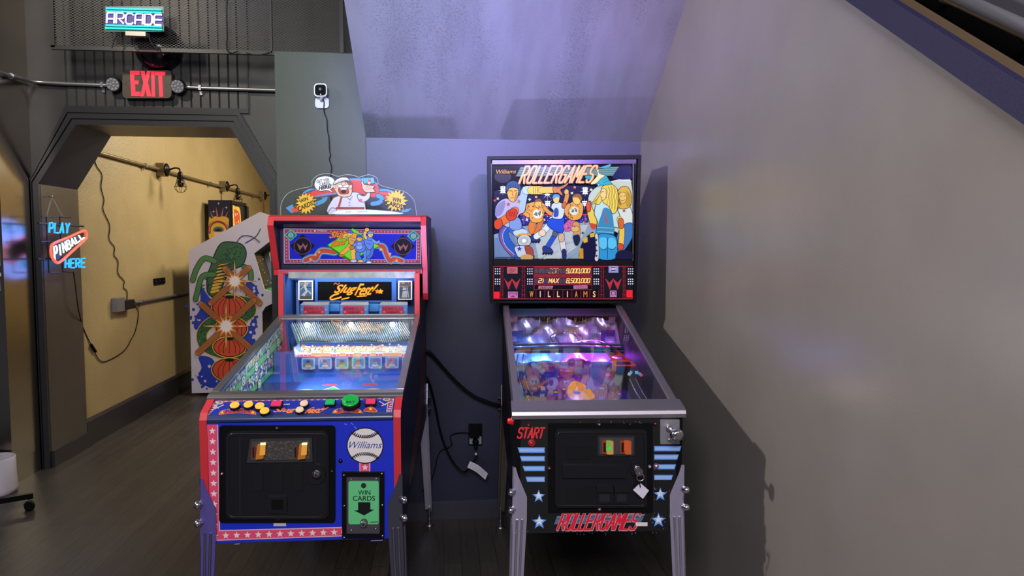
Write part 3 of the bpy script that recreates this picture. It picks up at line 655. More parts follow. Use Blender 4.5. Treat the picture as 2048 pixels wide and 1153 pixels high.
# ================================================================== PINBALL MACHINE
def leg_parts(root, cx, cy, sx, sy, mat, mat2, splay=.018, ytop=.776, footmat=None):
    """formed sheet leg: two tapering plates meeting at the cabinet corner, ribs, bolts, leveller"""
    prof = [(ytop, .010), (ytop - .028, .018), (.675, .048), (.60, .049), (.085, .034)]
    o = lambda z: splay * max(0, (.66 - z) / .66)
    m = MB(); th = .0035
    def P(a, b, z): return V3((cx + sx * (.0068 + o(z)) - sx * a, cy + sy * (.0068 + o(z)) - sy * b, z))
    for kind in (0, 1):
        A = [P(0, 0, z) for z, w in prof]; B = [P(w, 0, z) if kind == 0 else P(0, w, z) for z, w in prof]
        m.prism(A + B[::-1], (0, -sy * th, 0) if kind == 0 else (-sx * th, 0, 0), mat)
    for f in (.34, .68):
        for kind in (0, 1):
            zz = [.60, .585, .35, .10]; ww = [.049, .0485, .0415, .0345]
            pts = [P(w * f, -.001, z) if kind == 0 else P(-.001, w * f, z) for z, w in zip(zz, ww)]
            m.tube(pts, .0048, mat2, 8)
    leg = m.obj('leg', root)
    for z in (.693, .633):
        d = V3((sx, sy, 0)).normalized(); p = P(0, 0, z)
        b = MB(); b.lathe(p - d * .004, d, [(0, .011), (.006, .011), (.010, .013), (.018, .0115), (.023, .006), (.025, .001)], CHROME, 14); b.obj('bolt', leg)
    q = P(.012, .012, .085); f = MB()
    f.cyl((q.x, q.y, .012), (q.x, q.y, .10), .005, STEEL, 10); f.lathe((q.x, q.y, 0), (0, 0, 1), [(0, .024), (.004, .025), (.010, .016), (.016, .008)], footmat or STEEL, 20)
    f.cyl((q.x, q.y, .03), (q.x, q.y, .038), .010, STEEL, 6)
    f.obj('leveler_foot', leg)
    return leg

FP = Frame(.518, 2.262, 3.2)
PM = thing('pinball_machine', 'black roller-skating pinball machine with lit backglass, standing in the alcove beside the grey wall', 'pinball machine', (FP.o.x, FP.o.y, 0), FP.rz)
WORN = mixmat('worn black cabinet paint', (13, 13, 16), (120, 112, 105), 26, .70, .78, .42, stretch=(1, 1, .35))
hw = .282
SIDE = [(0, .548), (0, .935), (.02, .952), (1.06, 1.205), (1.36, 1.205), (1.36, .60)]
m = MB()
for x0 in (-hw, hw - .02): m.prism([(x0, y, z) for y, z in SIDE], (.02, 0, 0), BLACKM)
m.box(-hw + .02, hw - .02, 0, .02, .548, .935, WORN)
m.box(-hw + .02, hw - .02, 1.34, 1.36, .60, 1.20, BLACKM)
m.prism([(-hw + .02, .02, .56), (-hw + .02, 1.34, .61), (-hw + .02, 1.34, .63), (-hw + .02, .02, .58)], (2 * hw - .04, 0, 0), BLACKM)
FA = Face(FP, 0, 'D1')
A = Art(m, FP, (0, 0, 0), (0, -1, 0), 'D1', r=.45)
A.letters('START', [(178, 250), (342, 250), (358, 185), (194, 185)], 10, 'd42a34', gap=.36)
for q in ([(180, 312), (358, 312), (358, 348), (192, 348)], [(195, 368), (358, 368), (358, 403), (207, 403)], [(212, 433), (358, 433), (358, 467), (225, 467)], [(232, 503), (358, 503), (358, 538), (243, 538)],
          [(1072, 303), (1250, 303), (1240, 337), (1072, 337)], [(1072, 358), (1233, 358), (1223, 392), (1072, 392)], [(1072, 422), (1215, 422), (1205, 455), (1072, 455)], [(1072, 491), (1195, 491), (1185, 525), (1072, 525)]):
    A.poly(q, '5d8fe0'); cx = sum(p[0] for p in q) / 4; cy = sum(p[1] for p in q) / 4
    A.poly([(cx + (x - cx) * .93, cy + (y - cy) * .6) for x, y in q], '8fb4ea')
for x, y, r in ((318, 632, 46), (322, 800, 52), (1112, 620, 48), (1100, 788, 52)):
    A.star(x, y, r, '3f78d8'); A.star(x, y, r * .84, '7aa4e6'); A.star(x, y - r * .12, r * .6, 'd4e0f2')
for i in range(7): A.stroke([(438 - i * 3, 762 + i * 8), (1010 - i * 4, 749 + i * 8)], 3.4, '7f9cc8')
A.letters('ROLLERGAMES', [(440, 850), (944, 848), (985, 738), (480, 742)], 19, 'c4a4b0', gap=.34, widths={'L': .75})
A.letters('ROLLERGAMES', [(440, 848), (944, 846), (985, 736), (480, 740)], 14.5, 'd01c36', gap=.34, widths={'L': .75})
A.rect(952, 800, 1028, 825, 'd5d0d4')
for i in range(70):                                                 # chipped paint along edges
    x = random.choice([random.uniform(165, 250), random.uniform(1040, 1180), random.uniform(540, 1000)]); y = random.uniform(838, 866) if x < 1040 else random.uniform(560, 866)
    if x > 500 and x < 1040: y = random.choice([random.uniform(128, 150), random.uniform(852, 866)])
    A.stroke([(x, y), (x + random.uniform(-4, 4), y + random.uniform(2, 14))], random.uniform(1, 2.6), '8e8682', 240)
m.obj('cabinet', PM)
# coin door
m = MB(); FA.rplate(m, 378, 152, 1062, 738, 10, .004, BLACKM); m.obj('door_frame', PM)
CDM = M('17171c', r=.3)
m = MB(); m.prism([FA.at(*p, -.004) for p in rrect(424, 190, 1020, 697, 28)], (0, -.010, 0), CDM)
for i in range(4):                                                  # raised rim
    pass
lp_ = [tuple(FA.at(*p, -.0145)) for p in rrect(440, 206, 1004, 682, 22)]; m.tube(lp_ + [lp_[0]], .0028, CDM, 8, False)
FA.rplate(m, 500, 288, 652, 382, 4, .003, M('0e0e12', r=.4), -.014)
FA.rplate(m, 470, 415, 880, 498, 12, .010, CDM, -.014)
FA.rplate(m, 500, 560, 668, 664, 6, .002, M('101014', r=.4), -.014)
FA.rplate(m, 905, 395, 1000, 490, 44, .005, CDM, -.014)
cd = m.obj('coin_door', PM, .0012)
m = MB(); FA.rplate(m, 697, 228, 938, 357, 3, .004, DARKSTEEL, -.014); FA.rplate(m, 710, 240, 926, 345, 2, .002, M('4a4a52', r=.45, m=.6), -.018); m.obj('coin_plate', cd, .001)
for x0, x1, c1, c2 in ((725, 797, '7fae4a', 'e8b060'), (842, 912, 'c8502a', 'd86a30')):
    m = MB(); FA.rplate(m, x0, 256, x1, 341, 2, .003, M('8a3a18', r=.3), -.020); FA.rplate(m, x0 + 8, 268, x0 + 22, 330, 1, .001, BLACK, -.0235)
    FA.rplate(m, x0 + 28, 257, x1 - 2, 340, 4, .010, M(c2, e=.35, r=.25), -.022)
    A = Art(m, FP, (0, -.0325, 0), (0, -1, 0), 'D1'); A.rect(x0 + 34, 266, x1 - 8, 334, c1, e=.6)
    if x0 == 725: A.poly([(762, 325), (788, 300), (788, 330), (765, 334)], '20d060', e=.8)
    m.obj('coin_slot', cd)
for x0, x1 in ((690, 796), (802, 905)):
    m = MB(); FA.rplate(m, x0, 548, x1, 586, 3, .016, CDM, -.014); FA.frame(m, x0 + 4, 586, x1 - 4, 666, 14, .007, CDM, -.014); FA.rplate(m, x0 + 18, 600, x1 - 18, 652, 2, .003, M('1c1c22', r=.4), -.014); m.obj('coin_return', cd, .0012)
m = MB(); FA.knob(m, 950, 438, 22, .008, CHROME, -.019); FA.knob(m, 950, 438, 12, .012, STEEL, -.019); m.obj('lock', cd)
for x, y, r, c in ((252, 165, 14, '6e3a3c'), (1078, 157, 15, '5e3236'), (388, 446, 13, '6a4444'), (1040, 435, 12, 'b8a8b8'), (1085, 435, 19, 'b08aa8'), (713, 712, 13, '8a8aa0'), (713, 160, 9, '8a8aa0'), (276, 350, 5, '6a5a50')):
    m = MB(); FA.dome(m, x, y, r, .009, M(c, r=.25, m=.7), -.004 if 378 < x < 1062 else 0); m.obj('bolt', PM)
m = MB(); FA.knob(m, 273, 282, 24, .008, M('8a1820', r=.3)); FA.dome(m, 273, 282, 18, .014, M('e02430', r=.25, e=.15)); m.obj('start_button', PM)
m = MB(); FA.rplate(m, 1110, 127, 1236, 289, 5, .005, M('9a98a4', r=.4, m=.7)); FA.dome(m, 1172, 260, 13, .004, STEEL, -.005); FA.knob(m, 1165, 180, 20, .014, STEEL, -.005); pl = m.obj('plunger_plate', PM, .001)
m = MB(); c = FA.at(1170, 186); m.lathe(c + V3((0, -.012, 0)), (.25, -1, -.22), [(0, .007), (.03, .007), (.032, .019), (.040, .0225), (.052, .0225), (.058, .017), (.060, .004)], CHROME, 20); m.obj('plunger_knob', pl)
# lockdown bar, side rails, glass
SATIN = M('98949f', r=.46, m=.95)
m = MB(); w = .291
pr = [(-.008, .936), (-.010, .951), (-.006, .962), (.004, .968), (.030, .974), (.075, .984), (.080, .978), (.080, .960), (.0, .945), (.0, .936)]
m.prism([(-w, y, z) for y, z in pr], (2 * w, 0, 0), SATIN); m.obj('lockdown_bar', PM, .004)
for s in (-1, 1):
    m = MB(); xa, xb = (hw - .022, hw + .004) if s > 0 else (-hw - .004, -hw + .022)
    m.prism([(xa, .07, .978), (xa, 1.06, 1.222), (xa, 1.06, 1.210), (xa, .07, .966)], (xb - xa, 0, 0), SATIN)
    xo = (xb - .003) if s > 0 else xa
    m.prism([(xo, .07, .978), (xo, 1.06, 1.222), (xo, 1.06, 1.180), (xo, .07, .938)], (.003, 0, 0), SATIN); m.obj('side_rail', PM)
GS = (1.208 - .968) / (1.05 - .06)
gz = lambda y: .966 + GS * (y - .06)
m = MB(); m.prism([(-hw + .02, .06, gz(.06)), (hw - .02, .06, gz(.06)), (hw - .02, 1.05, gz(1.05)), (-hw + .02, 1.05, gz(1.05))], (0, 0, .004), GLASS); m.obj('playfield_glass', PM)
m = MB(); m.box(-hw + .02, hw - .02, 1.045, 1.075, 1.17, 1.206, BLACK); m.obj('rear_channel', PM)
# flipper buttons
for s in (-1, 1):
    m = MB(); m.lathe((s * hw, .10, .905), (s, 0, 0), [(0, .016), (.006, .016), (.007, .011), (.018, .0105), (.020, .006)], M('d02030', r=.3), 16); m.obj('flipper_button', PM)
# legs
for sx in (-1, 1):
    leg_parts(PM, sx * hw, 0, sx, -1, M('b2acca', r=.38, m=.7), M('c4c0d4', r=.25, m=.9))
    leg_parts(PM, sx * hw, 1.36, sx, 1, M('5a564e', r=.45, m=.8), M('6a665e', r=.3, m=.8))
# playfield
pz = lambda y: .868 + .128 * y
PFN = V3((0, -.128, 1)).normalized()
m = MB(); m.prism([(-hw + .02, .03, pz(.03) - .012), (hw - .02, .03, pz(.03) - .012), (hw - .02, 1.33, pz(1.33) - .012), (-hw + .02, 1.33, pz(1.33) - .012)], (0, 0, .012), M('161428', r=.4))
class PF(Art):
    """artwork given in metres (x, y) on the sloping playfield"""
    def __init__(s, mb, zf, N, e=0, r=.3): s.mb = mb; s.N = N; s.zf = zf; s.L = 1; s.e = e; s.r = r
    def pt(s, p, lay): return V3((p[0], p[1], s.zf(p[1]))) + s.N * (lay * s.STEP)
A = PF(m, pz, PFN)
A.blob([(-.2, .3), (0, .2), (.18, .32), (.16, .7), (0, .9), (-.2, .72)], '2a2470'); A.blob([(-.12, .35), (0, .27), (.11, .36), (.09, .6), (0, .72), (-.12, .6)], '6a2a86'); A.blob([(-.05, .4), (0, .36), (.05, .4), (.04, .52), (0, .6), (-.04, .52)], 'd88a30')
for i in range(14): A.ell(-.13 + .02 * i, .30 + .05 * math.sin(i * .5), .008, .008, ('e8d040', 'd84030', 'f0f0f0', '40a0e0')[i % 4])
for x in (-.16, .10): A.poly([(x, .2), (x + .06, .28), (x, .34)], 'e8b030'); A.poly([(x + .01, .22), (x + .045, .28), (x + .01, .32)], 'c03028')
A.confetti([(-.24, .25), (.2, .25), (.2, .9), (-.24, .9)], 60, ['e8d040', 'd84030', '3060d0', '30b0c0', 'c040a0'], .006, .014)
m.obj('playfield', PM)
m = MB(); m.prism([(-.19, .05, pz(.05) + .01), (.205, .05, pz(.05) + .01), (.205, .13, pz(.13) + .03), (.06, .20, pz(.2) + .028), (-.05, .20, pz(.2) + .028), (-.19, .13, pz(.13) + .03)], (0, 0, .003), M('101016', r=.3))
m.obj('apron', PM)
for s, x in ((1, -.085), (-1, .075)):
    m = MB(); p = V3((x, .24, pz(.24) + .02)); q = p + V3((s * .06, -.022, -.002)); m.tube([p, q], .009, M('e0e0e0', r=.4), 12, radii=[.011, .006]); m.obj('flipper', PM)
for x, y in ((-.10, .74), (.03, .78), (-.03, .66)):
    m = MB(); z = pz(y); m.lathe((x, y, z), (0, 0, 1), [(0, .034), (.022, .030), (.024, .044), (.034, .040), (.038, .030)], M('b03a9a', r=.25, e=.15), 24); m.obj('pop_bumper', PM)
# right hand red truss, black plate with shapes, wire ramps
def on_y(px, py, y, crop='C8'): k = CROPS[crop]; return FP.on(k[0] + px / k[2], k[1] + py / k[2], 1, y)
def clampx(p): p.x = max(-hw + .03, min(hw - .03, p.x)); return p
RT = M('b0342a', r=.35); m = MB()
x0, x1 = .205, .250
za = pz(.56) + .05; zb = pz(.84) + .06
L0 = [(x0, .50), (x1 + .005, .42)]; 
for pa, pb in (((.13, .86), (.135, .56)), ((.165, .86), (.215, .56)), ((.13, .86), (.165, .86)), ((.135, .56), (.215, .56)), ((.13, .76), (.19, .70)), ((.185, .76), (.133, .70)), ((.133, .66), (.20, .62)), ((.19, .66), (.134, .60)), ((.133, .70), (.19, .70)), ((.134, .62), (.205, .62))):
    f = lambda p: V3((p[0] + .03, p[1], pz(p[1]) + .075))
    m.tube([f(pa), f(pb)], .0045, RT, 6)
m.obj('red_truss', PM)
m = MB(); m.prism([(.15, .46, pz(.46) + .015), (.252, .46, pz(.46) + .015), (.252, .50, pz(.46) + .075), (.15, .50, pz(.46) + .075)], (0, .004, 0), M('0c0c12', r=.3))
A = Art(m, FP, (0, .46, pz(.46) + .015), V3((0, -.06, .04)).normalized() * 1, 'C8')
A.O = V3((.2, .46, pz(.46) + .015)); A.N = V3((0, -.83, .555))
for x, y, c in ((1250, 690, '5ab0c8'), (1325, 700, '5a8ad8'), (1340, 712, 'c85a6a'), (1378, 678, 'd89a60'), (1374, 722, '4a90e0'), (1235, 705, '90c0d0'), (1300, 690, '6ac0e0')):
    A.star(x, y, 20, c, 4, .6, rot=x)
m.obj('score_plate', PM)
WIRE = M('b8b8c4', r=.2, m=1)
def wramp(pts, nm='wire_ramp', r=.003, col=WIRE):
    m = MB()
    for dx in (-.012, .012): m.tube(smooth_loop([(x + dx, y, pz(y) + h) for x, y, h in pts], 5, False), r, col, 6)
    m.obj(nm, PM)
wramp([(.20, .40, .07), (.205, .30, .05), (.22, .2, .03), (.235, .15, .02)]); wramp([(-.22, .75, .07), (-.235, .55, .07), (-.225, .35, .05), (-.20, .27, .03)])
wramp([(-.05, .86, .09), (-.06, .93, .10), (-.02, 1.0, .10), (.05, .98, .10), (.07, .88, .09)])
wramp([(.06, .88, .09), (.12, .87, .10), (.17, .82, .09), (.18, .70, .08)])
m = MB()
for dz, dy in ((0, 0), (.012, .006), (.026, .01)): m.tube([(-.25, .80 + dy, pz(.8) + .07 + dz), (.0, .80 + dy, pz(.8) + .075 + dz), (.245, .78 + dy, pz(.8) + .07 + dz)], .0045, M('1a1440', r=.25), 8)
m.prism([(-.25, .812, pz(.8) + .06), (.245, .79, pz(.8) + .06), (.245, .79, pz(.8) + .082), (-.25, .812, pz(.8) + .082)], (0, .006, 0), M('141236', r=.3)); m.obj('cross_ramp', PM)
# crinkled reflective back panel
FOIL = M('a8a4c0', r=.32, m=.85); m = MB(); nx_, ny_ = 60, 24; vs = []
for j in range(ny_ + 1):
    for i in range(nx_ + 1):
        t = j / ny_; y = .86 + .20 * t; vs.append((-hw + .022 + (2 * hw - .044) * i / nx_, y + random.uniform(-.003, .003) + .010 * math.sin(i * .5 + j * .8) * math.sin(i * .21), pz(.86) + .005 + t * .19 + random.uniform(-.003, .003) + .010 * math.sin(i * .33 - j * .6) - .02))
m.add(vs, [(j * (nx_ + 1) + i, j * (nx_ + 1) + i + 1, (j + 1) * (nx_ + 1) + i + 1, (j + 1) * (nx_ + 1) + i) for j in range(ny_) for i in range(nx_)], FOIL, True)
m.obj('foil_backdrop', PM)
for x in (-.235, .19):
    m = MB(); m.box(x - .03 if x > 0 else x - .02, x + .035, .90, .905, 1.07, 1.12, M('16122e', r=.3)); m.obj('speaker_plate', PM)
ww = lambda p: FP.o + FP.u * p[0] + FP.v * p[1] + V3((0, 0, p[2]))
light('playfield_blue', 'AREA', tuple(ww((-.14, .835, 1.03))), tuple(ww((-.16, 1.0, 1.07))), 3.2, (.04, .30, 1), .22, sy=.03)
light('playfield_magenta', 'AREA', tuple(ww((.12, .835, 1.03))), tuple(ww((.13, 1.0, 1.07))), 3.4, (.55, .05, 1), .22, sy=.03)
light('playfield_mid', 'POINT', tuple(ww((0, .55, 1.03))), None, .5, (.30, .30, 1), .03)
light('playfield_front', 'POINT', tuple(ww((.1, .22, .97))), None, .25, (1, .85, .7), .02)
# backbox
FBX = 1.045; BX = Face(FP, FBX, 'C7')
OUT = [(52, 45), (1164, 36), (1128, 1106), (74, 1106)]
ip = [BX.at(*p) for p in OUT]
m = MB(); m.prism([p + V3((0, .026, 0)) for p in ip], (0, .23, 0), BLACKM)
INN = [(80, 70), (1138, 64), (1106, 1088), (96, 1088)]
jp = [BX.at(*p) for p in INN]
for i in range(4): m.prism([ip[i], ip[(i + 1) % 4], jp[(i + 1) % 4], jp[i]], (0, .026, 0), BLACKM)
sd_ = [BX.at(*p, .004) for p in ((88, 74), (1128, 68), (1126, 98), (88, 104))]; m.prism(sd_, (0, .012, 0), M('4a4456', r=.25, m=.8))
bbx = m.obj('backbox', PM)
for i, (q0, q1) in enumerate((((97, 804), (1104, 800)),)):
    mm = MB(); mm.prism([BX.at(97, 790, .006), BX.at(1104, 786, .006), BX.at(1104, 830, .006), BX.at(97, 832, .006)], (0, .02, 0), BLACKM); mm.obj('divider', bbx)
m = MB()
for x in (1106, 82): m.tube([BX.at(x, 98, .004), BX.at(x + (6 if x < 500 else -2), 800, .004)], .004, DARKSTEEL, 8); 
m.obj('glass_channel', bbx)
# ---- backglass artwork
m = MB(); YG = FBX + .018
bgq = [BX.at(*p) for p in ((88, 104), (1128, 98), (1106, 795), (98, 795))]
for p in bgq: p.y = YG
m.prism(bgq, (0, .006, 0), M('0a0c22', e=.35, r=.12))
A = Art(m, FP, (0, YG, 0), (0, -1, 0), 'C7', e=.72, r=.15)
OL = '0c1028'
A.poly([(100, 300), (330, 260), (800, 260), (1090, 330), (1088, 560), (100, 610)], '10123c')
A.poly([(290, 462), (820, 470), (825, 545), (290, 540)], '1c2c8c'); A.confetti([(300, 540), (810, 545), (810, 475), (300, 470)], 60, ['d0d0e0', '4060c0', 'e0b060', '101840'], 3, 6)
A.poly([(100, 612), (250, 560), (420, 535), (790, 525), (840, 560), (900, 640), (880, 784), (104, 784)], '8ea2b4'); A.poly([(380, 560), (780, 540), (700, 700), (560, 784), (420, 784)], 'b8c4c4'); A.poly([(100, 640), (240, 600), (300, 784), (104, 784)], '6f87b0')
for i in range(26):
    x = random.uniform(150, 760); y = random.uniform(600, 770); A.stroke([(x, y), (x - random.uniform(30, 70), y + random.uniform(20, 44))], 2.4, random.choice(['7088a4', 'd2dce0', '7a9aa8']), A.L if i % 2 else None)
A.stroke([(290, 468), (830, 466)], 8, 'd8424a'); A.stroke([(316, 470), (316, 536)], 6, 'c8485a'); A.stroke([(504, 470), (504, 536)], 6, 'c8485a'); A.stroke([(757, 470), (757, 540)], 6, 'c8485a')
A.blob([(945, 228), (1000, 216), (1088, 226), (1088, 600), (930, 560), (800, 420), (785, 330), (850, 262)], 'c6d4c4'); A.stroke([(930, 232), (1000, 216), (1090, 226)], 5, 'f0f4ee')
A.blob([(960, 130), (1090, 120), (1096, 205), (960, 205)], '1c2058')
A.ell(165, 195, 60, 44, '24203c')
for x, y, n in ((165, 292, 4), (485, 322, 2), (487, 392, 3), (757, 300, 4), (753, 392, 3)):
    A.star(x, y, 42, 'a8c8f0', 8, .16, jit=.2)
    for i in range(3):
        for j in range(n): A.ell(x - 12 + 12 * i, y - 6 * n + 13 * j, 5.5, 6, 'f8fcff', 70 + j, e=1.1)
for x, y, c in ((404, 340, 'e8a8a0'), (357, 358, 'c8e0d8'), (662, 312, 'd0e8c0'), (682, 270, 'e08080'), (800, 288, 'e0e8a0'), (128, 352, 'e0c0b0'), (106, 366, 'c05050'), (338, 502, 'c0e0f0'), (460, 505, 'e8d8c0'), (436, 538, 'd8e8d0'), (706, 338, 'd88070'), (740, 600, '404870'), (800, 738, 'e0f0f0'), (770, 702, 'e07070'), (1046, 748, 'd0e8e0'), (1016, 770, 'e06050')):
    A.star(x, y, 12, c, 4, .62, rot=x)
# three skaters in the middle
def person_line(pts, w, c, sm=4, l=None): A.stroke(pts, w + 5, OL, l, smooth=sm); A.stroke(pts, w, c, None, smooth=sm)
ORG, LEO = 'd88a3c', 'e8a84c'
person_line([(388, 510), (370, 560), (392, 610)], 46, 'e0803a'); person_line([(440, 510), (420, 570), (400, 612)], 36, 'd8743a')
A.blob([(350, 384), (420, 372), (470, 400), (460, 470), (440, 520), (372, 520), (345, 460), (318, 440), (322, 400)], LEO, out=(OL, 4)); person_line([(335, 410), (310, 440), (345, 475)], 26, LEO); person_line([(465, 420), (500, 455), (540, 470)], 26, 'e09a44')
A.ell(414, 462, 34, 32, 'e8ecd8'); A.ell(404, 462, 10, 14, '70806a'); A.ell(428, 460, 10, 14, '70806a')
A.blob([(396, 372), (424, 358), (444, 378), (440, 410), (412, 416), (394, 400)], 'e8bc58', out=(OL, 3)); A.blob([(392, 385), (400, 360), (432, 354), (450, 380), (438, 376), (410, 374)], '8a5a2a')
A.confetti([(330, 505), (460, 505), (470, 400), (330, 400)], 40, ['a04a1c', '7a3614'], 3, 5)
for x, y in ((388, 640), (480, 724)): A.blob([(x - 28, y - 25), (x + 10, y - 30), (x + 45, y + 6), (x + 34, y + 24), (x - 20, y + 18)], '2c3a7a', out=(OL, 4)); [A.ell(x - 24 + 19 * i, y + 24, 9, 10, '1a1e3a') for i in range(4)]
person_line([(520, 500), (470, 575), (405, 625)], 40, 'dfe6e4'); A.ell(448, 600, 26, 24, 'e8d8b0', out=(OL, 3)); person_line([(560, 560), (540, 610), (492, 690)], 32, '2a52c0'); A.ell(540, 604, 20, 24, '56627a', out=(OL, 3))
person_line([(585, 560), (588, 640), (604, 730)], 36, 'd8d6d4'); A.ell(586, 632, 22, 34, 'd8b090', out=(OL, 3)); person_line([(604, 730), (606, 770)], 30, '2a2c60', 0)
A.blob([(500, 500), (560, 480), (604, 490), (600, 590), (560, 596), (500, 560), (480, 530)], '2450d0', out=(OL, 4))
A.blob([(520, 390), (560, 376), (604, 400), (606, 455), (584, 498), (520, 490), (528, 440), (512, 420)], 'cfe0f4', out=(OL, 4)); A.blob([(534, 430), (552, 418), (566, 440), (560, 480), (530, 482)], '3a52a0')
person_line([(602, 410), (622, 350), (626, 318)], 28, 'e0963c'); A.ell(622, 304, 17, 20, 'e8b85a', out=(OL, 3)); A.ell(606, 398, 18, 22, 'c86a34', out=(OL, 3))
A.blob([(528, 340), (556, 328), (572, 348), (562, 384), (540, 386), (526, 366)], 'e8d070', out=(OL, 3)); A.blob([(522, 344), (534, 322), (566, 324), (574, 344), (548, 342), (530, 356)], '5aa0d8')
person_line([(660, 520), (620, 560), (640, 560)], 50, 'c860a0'); person_line([(690, 540), (700, 590), (690, 620)], 46, 'd89a50'); A.ell(684, 570, 30, 22, 'e0b46a', out=(OL, 3))
A.blob([(640, 390), (690, 370), (735, 385), (742, 440), (716, 500), (640, 500), (622, 440)], LEO, out=(OL, 4)); person_line([(640, 400), (618, 440), (640, 480)], 26, 'e0a050'); A.ell(676, 440, 32, 30, 'dfe8d0'); A.ell(668, 440, 9, 12, '6a8070'); A.ell(690, 436, 9, 12, '6a8070')
A.confetti([(630, 500), (735, 500), (738, 390), (640, 390)], 34, ['a04a1c', '7a3614'], 3, 5); A.confetti([(600, 570), (690, 570), (690, 510), (640, 510)], 20, ['7a2a5a', 'e890c0'], 3, 5)
A.blob([(668, 338), (700, 328), (724, 350), (716, 388), (690, 396), (668, 372)], 'ecc860', out=(OL, 3)); A.blob([(662, 340), (690, 318), (722, 324), (734, 356), (720, 362), (700, 344), (676, 344)], '9a6428')
A.blob([(668, 620), (710, 610), (722, 650), (704, 690), (684, 690), (672, 660)], '1e2440', out=('8090b0', 4))
# left skater
person_line([(200, 540), (170, 600), (190, 670), (250, 740), (300, 770)], 70, '2a58b8', 5); A.stroke([(176, 560), (150, 610), (170, 690), (240, 765)], 7, 'c84a3a', smooth=4); A.stroke([(190, 560), (162, 612), (182, 690), (246, 755)], 3, 'e8e0d0', smooth=4)
person_line([(240, 560), (290, 600), (318, 650)], 80, '2f66c8', 4)
A.blob([(240, 590), (300, 570), (340, 590), (320, 620), (260, 622)], 'c8d4d8'); A.ell(318, 655, 50, 46, 'c6cac4', out=(OL, 5)); A.ell(316, 655, 34, 30, 'b0b8b8'); A.ell(316, 655, 13, 13, 'ffffff', e=1.3); A.stroke([(262, 620), (310, 606), (362, 614)], 12, 'e0a040', smooth=3)
A.blob([(250, 700), (300, 690), (350, 700), (380, 740), (384, 784), (290, 784), (256, 740)], 'c8ccd6', out=(OL, 4)); A.star(283, 714, 22, '2040a0'); A.blob([(320, 700), (350, 690), (380, 720), (384, 784), (350, 784)], 'a04a3c', out=(OL, 3)); A.ell(335, 775, 46, 22, 'c8a060')
A.blob([(110, 420), (140, 372), (190, 350), (250, 370), (300, 280), (330, 262), (345, 300), (330, 400), (318, 450), (280, 470), (270, 510), (292, 540), (200, 560), (150, 520), (112, 480)], 'b8b4d2', out=(OL, 5)); A.blob([(112, 430), (140, 385), (180, 368), (176, 420), (150, 470), (112, 480)], '8c86b4'); A.blob([(292, 300), (322, 280), (330, 380), (310, 450), (285, 400)], 'a8c8d8')
A.blob([(220, 500), (280, 490), (300, 560), (250, 580), (212, 560)], '7f9ad0', out=(OL, 3)); A.star(203, 394, 18, 'c04048'); A.star(280, 374, 18, 'c07058', rot=20)
person_line([(330, 292), (370, 290)], 58, 'bcd8e0', 0); person_line([(370, 292), (440, 292)], 58, 'ecd048', 0); person_line([(440, 292), (530, 290)], 44, 'f0c850', 0)
for x in (385, 400, 415): A.stroke([(x, 266), (x - 2, 318)], 3, '8a6a18')
A.blob([(525, 270), (560, 268), (600, 256), (634, 236), (632, 250), (604, 274), (578, 290), (592, 318), (588, 332), (560, 312), (530, 312)], 'd8823c', out=(OL, 4)); A.stroke([(545, 280), (600, 262)], 3, '8a4418')
person_line([(250, 440), (200, 490), (150, 520)], 56, 'e07030', 4); A.blob([(195, 445), (240, 425), (268, 452), (252, 500), (210, 510), (188, 480)], 'd2401e', out=(OL, 4)); A.blob([(106, 510), (150, 500), (160, 550), (130, 575), (104, 560)], 'd84a24', out=(OL, 4))
for i in range(4): A.stroke([(206 + i * 13, 446), (216 + i * 12, 480)], 4, '7a200c')
A.blob([(198, 270), (240, 258), (276, 280), (272, 330), (252, 372), (224, 374), (204, 350), (194, 310)], 'e8b458', out=(OL, 4)); A.blob([(186, 290), (196, 244), (240, 226), (284, 250), (292, 300), (280, 330), (274, 286), (240, 272), (208, 280), (200, 300)], '24568a', out=(OL, 4))
A.stroke([(210, 296), (230, 298)], 5, '4a2a10'); A.stroke([(246, 298), (266, 294)], 5, '4a2a10'); A.stroke([(236, 300), (232, 328), (242, 330)], 3.5, '8a5a20'); A.stroke([(220, 348), (244, 346)], 4, '7a3a1c'); A.blob([(256, 310), (270, 310), (254, 368), (244, 372)], 'c08a3c')
for i in range(5): A.stroke([(208 + i * 16, 240 + abs(2 - i) * 6), (202 + i * 18, 268 + abs(2 - i) * 6)], 3, '0e2440')
# two women on the right
A.blob([(1000, 420), (1060, 400), (1092, 450), (1092, 540), (1000, 560), (970, 480)], 'd8e4d4', out=(OL, 4)); A.blob([(1010, 560), (1090, 530), (1090, 640), (1000, 760), (965, 700)], '3a78b8', out=(OL, 4)); A.star(1034, 440, 16, 'b04a50')
A.blob([(990, 300), (1020, 266), (1064, 272), (1088, 330), (1082, 400), (1050, 424), (1000, 420), (984, 360)], 'dcb444', out=(OL, 4)); A.blob([(1000, 320), (1030, 306), (1052, 330), (1044, 376), (1018, 386), (1000, 360)], 'ecc86c', out=(OL, 3)); A.stroke([(1006, 336), (1018, 336)], 4, '4a3010'); A.stroke([(1032, 334), (1044, 332)], 4, '4a3010'); A.stroke([(1010, 362), (1024, 370), (1038, 360)], 4, 'b03a30', smooth=3)
for i in range(5): A.stroke([(1050 + i * 7, 296 + i * 6), (1060 + i * 5, 340), (1050 + i * 7, 380), (1056 + i * 5, 408)], 2.4, '8a6418', smooth=3); A.stroke([(1000 - i * 2, 306 + i * 4), (992 + i * 2, 350), (1000 + i * 4, 400)], 2.4, '8a6418', smooth=3)
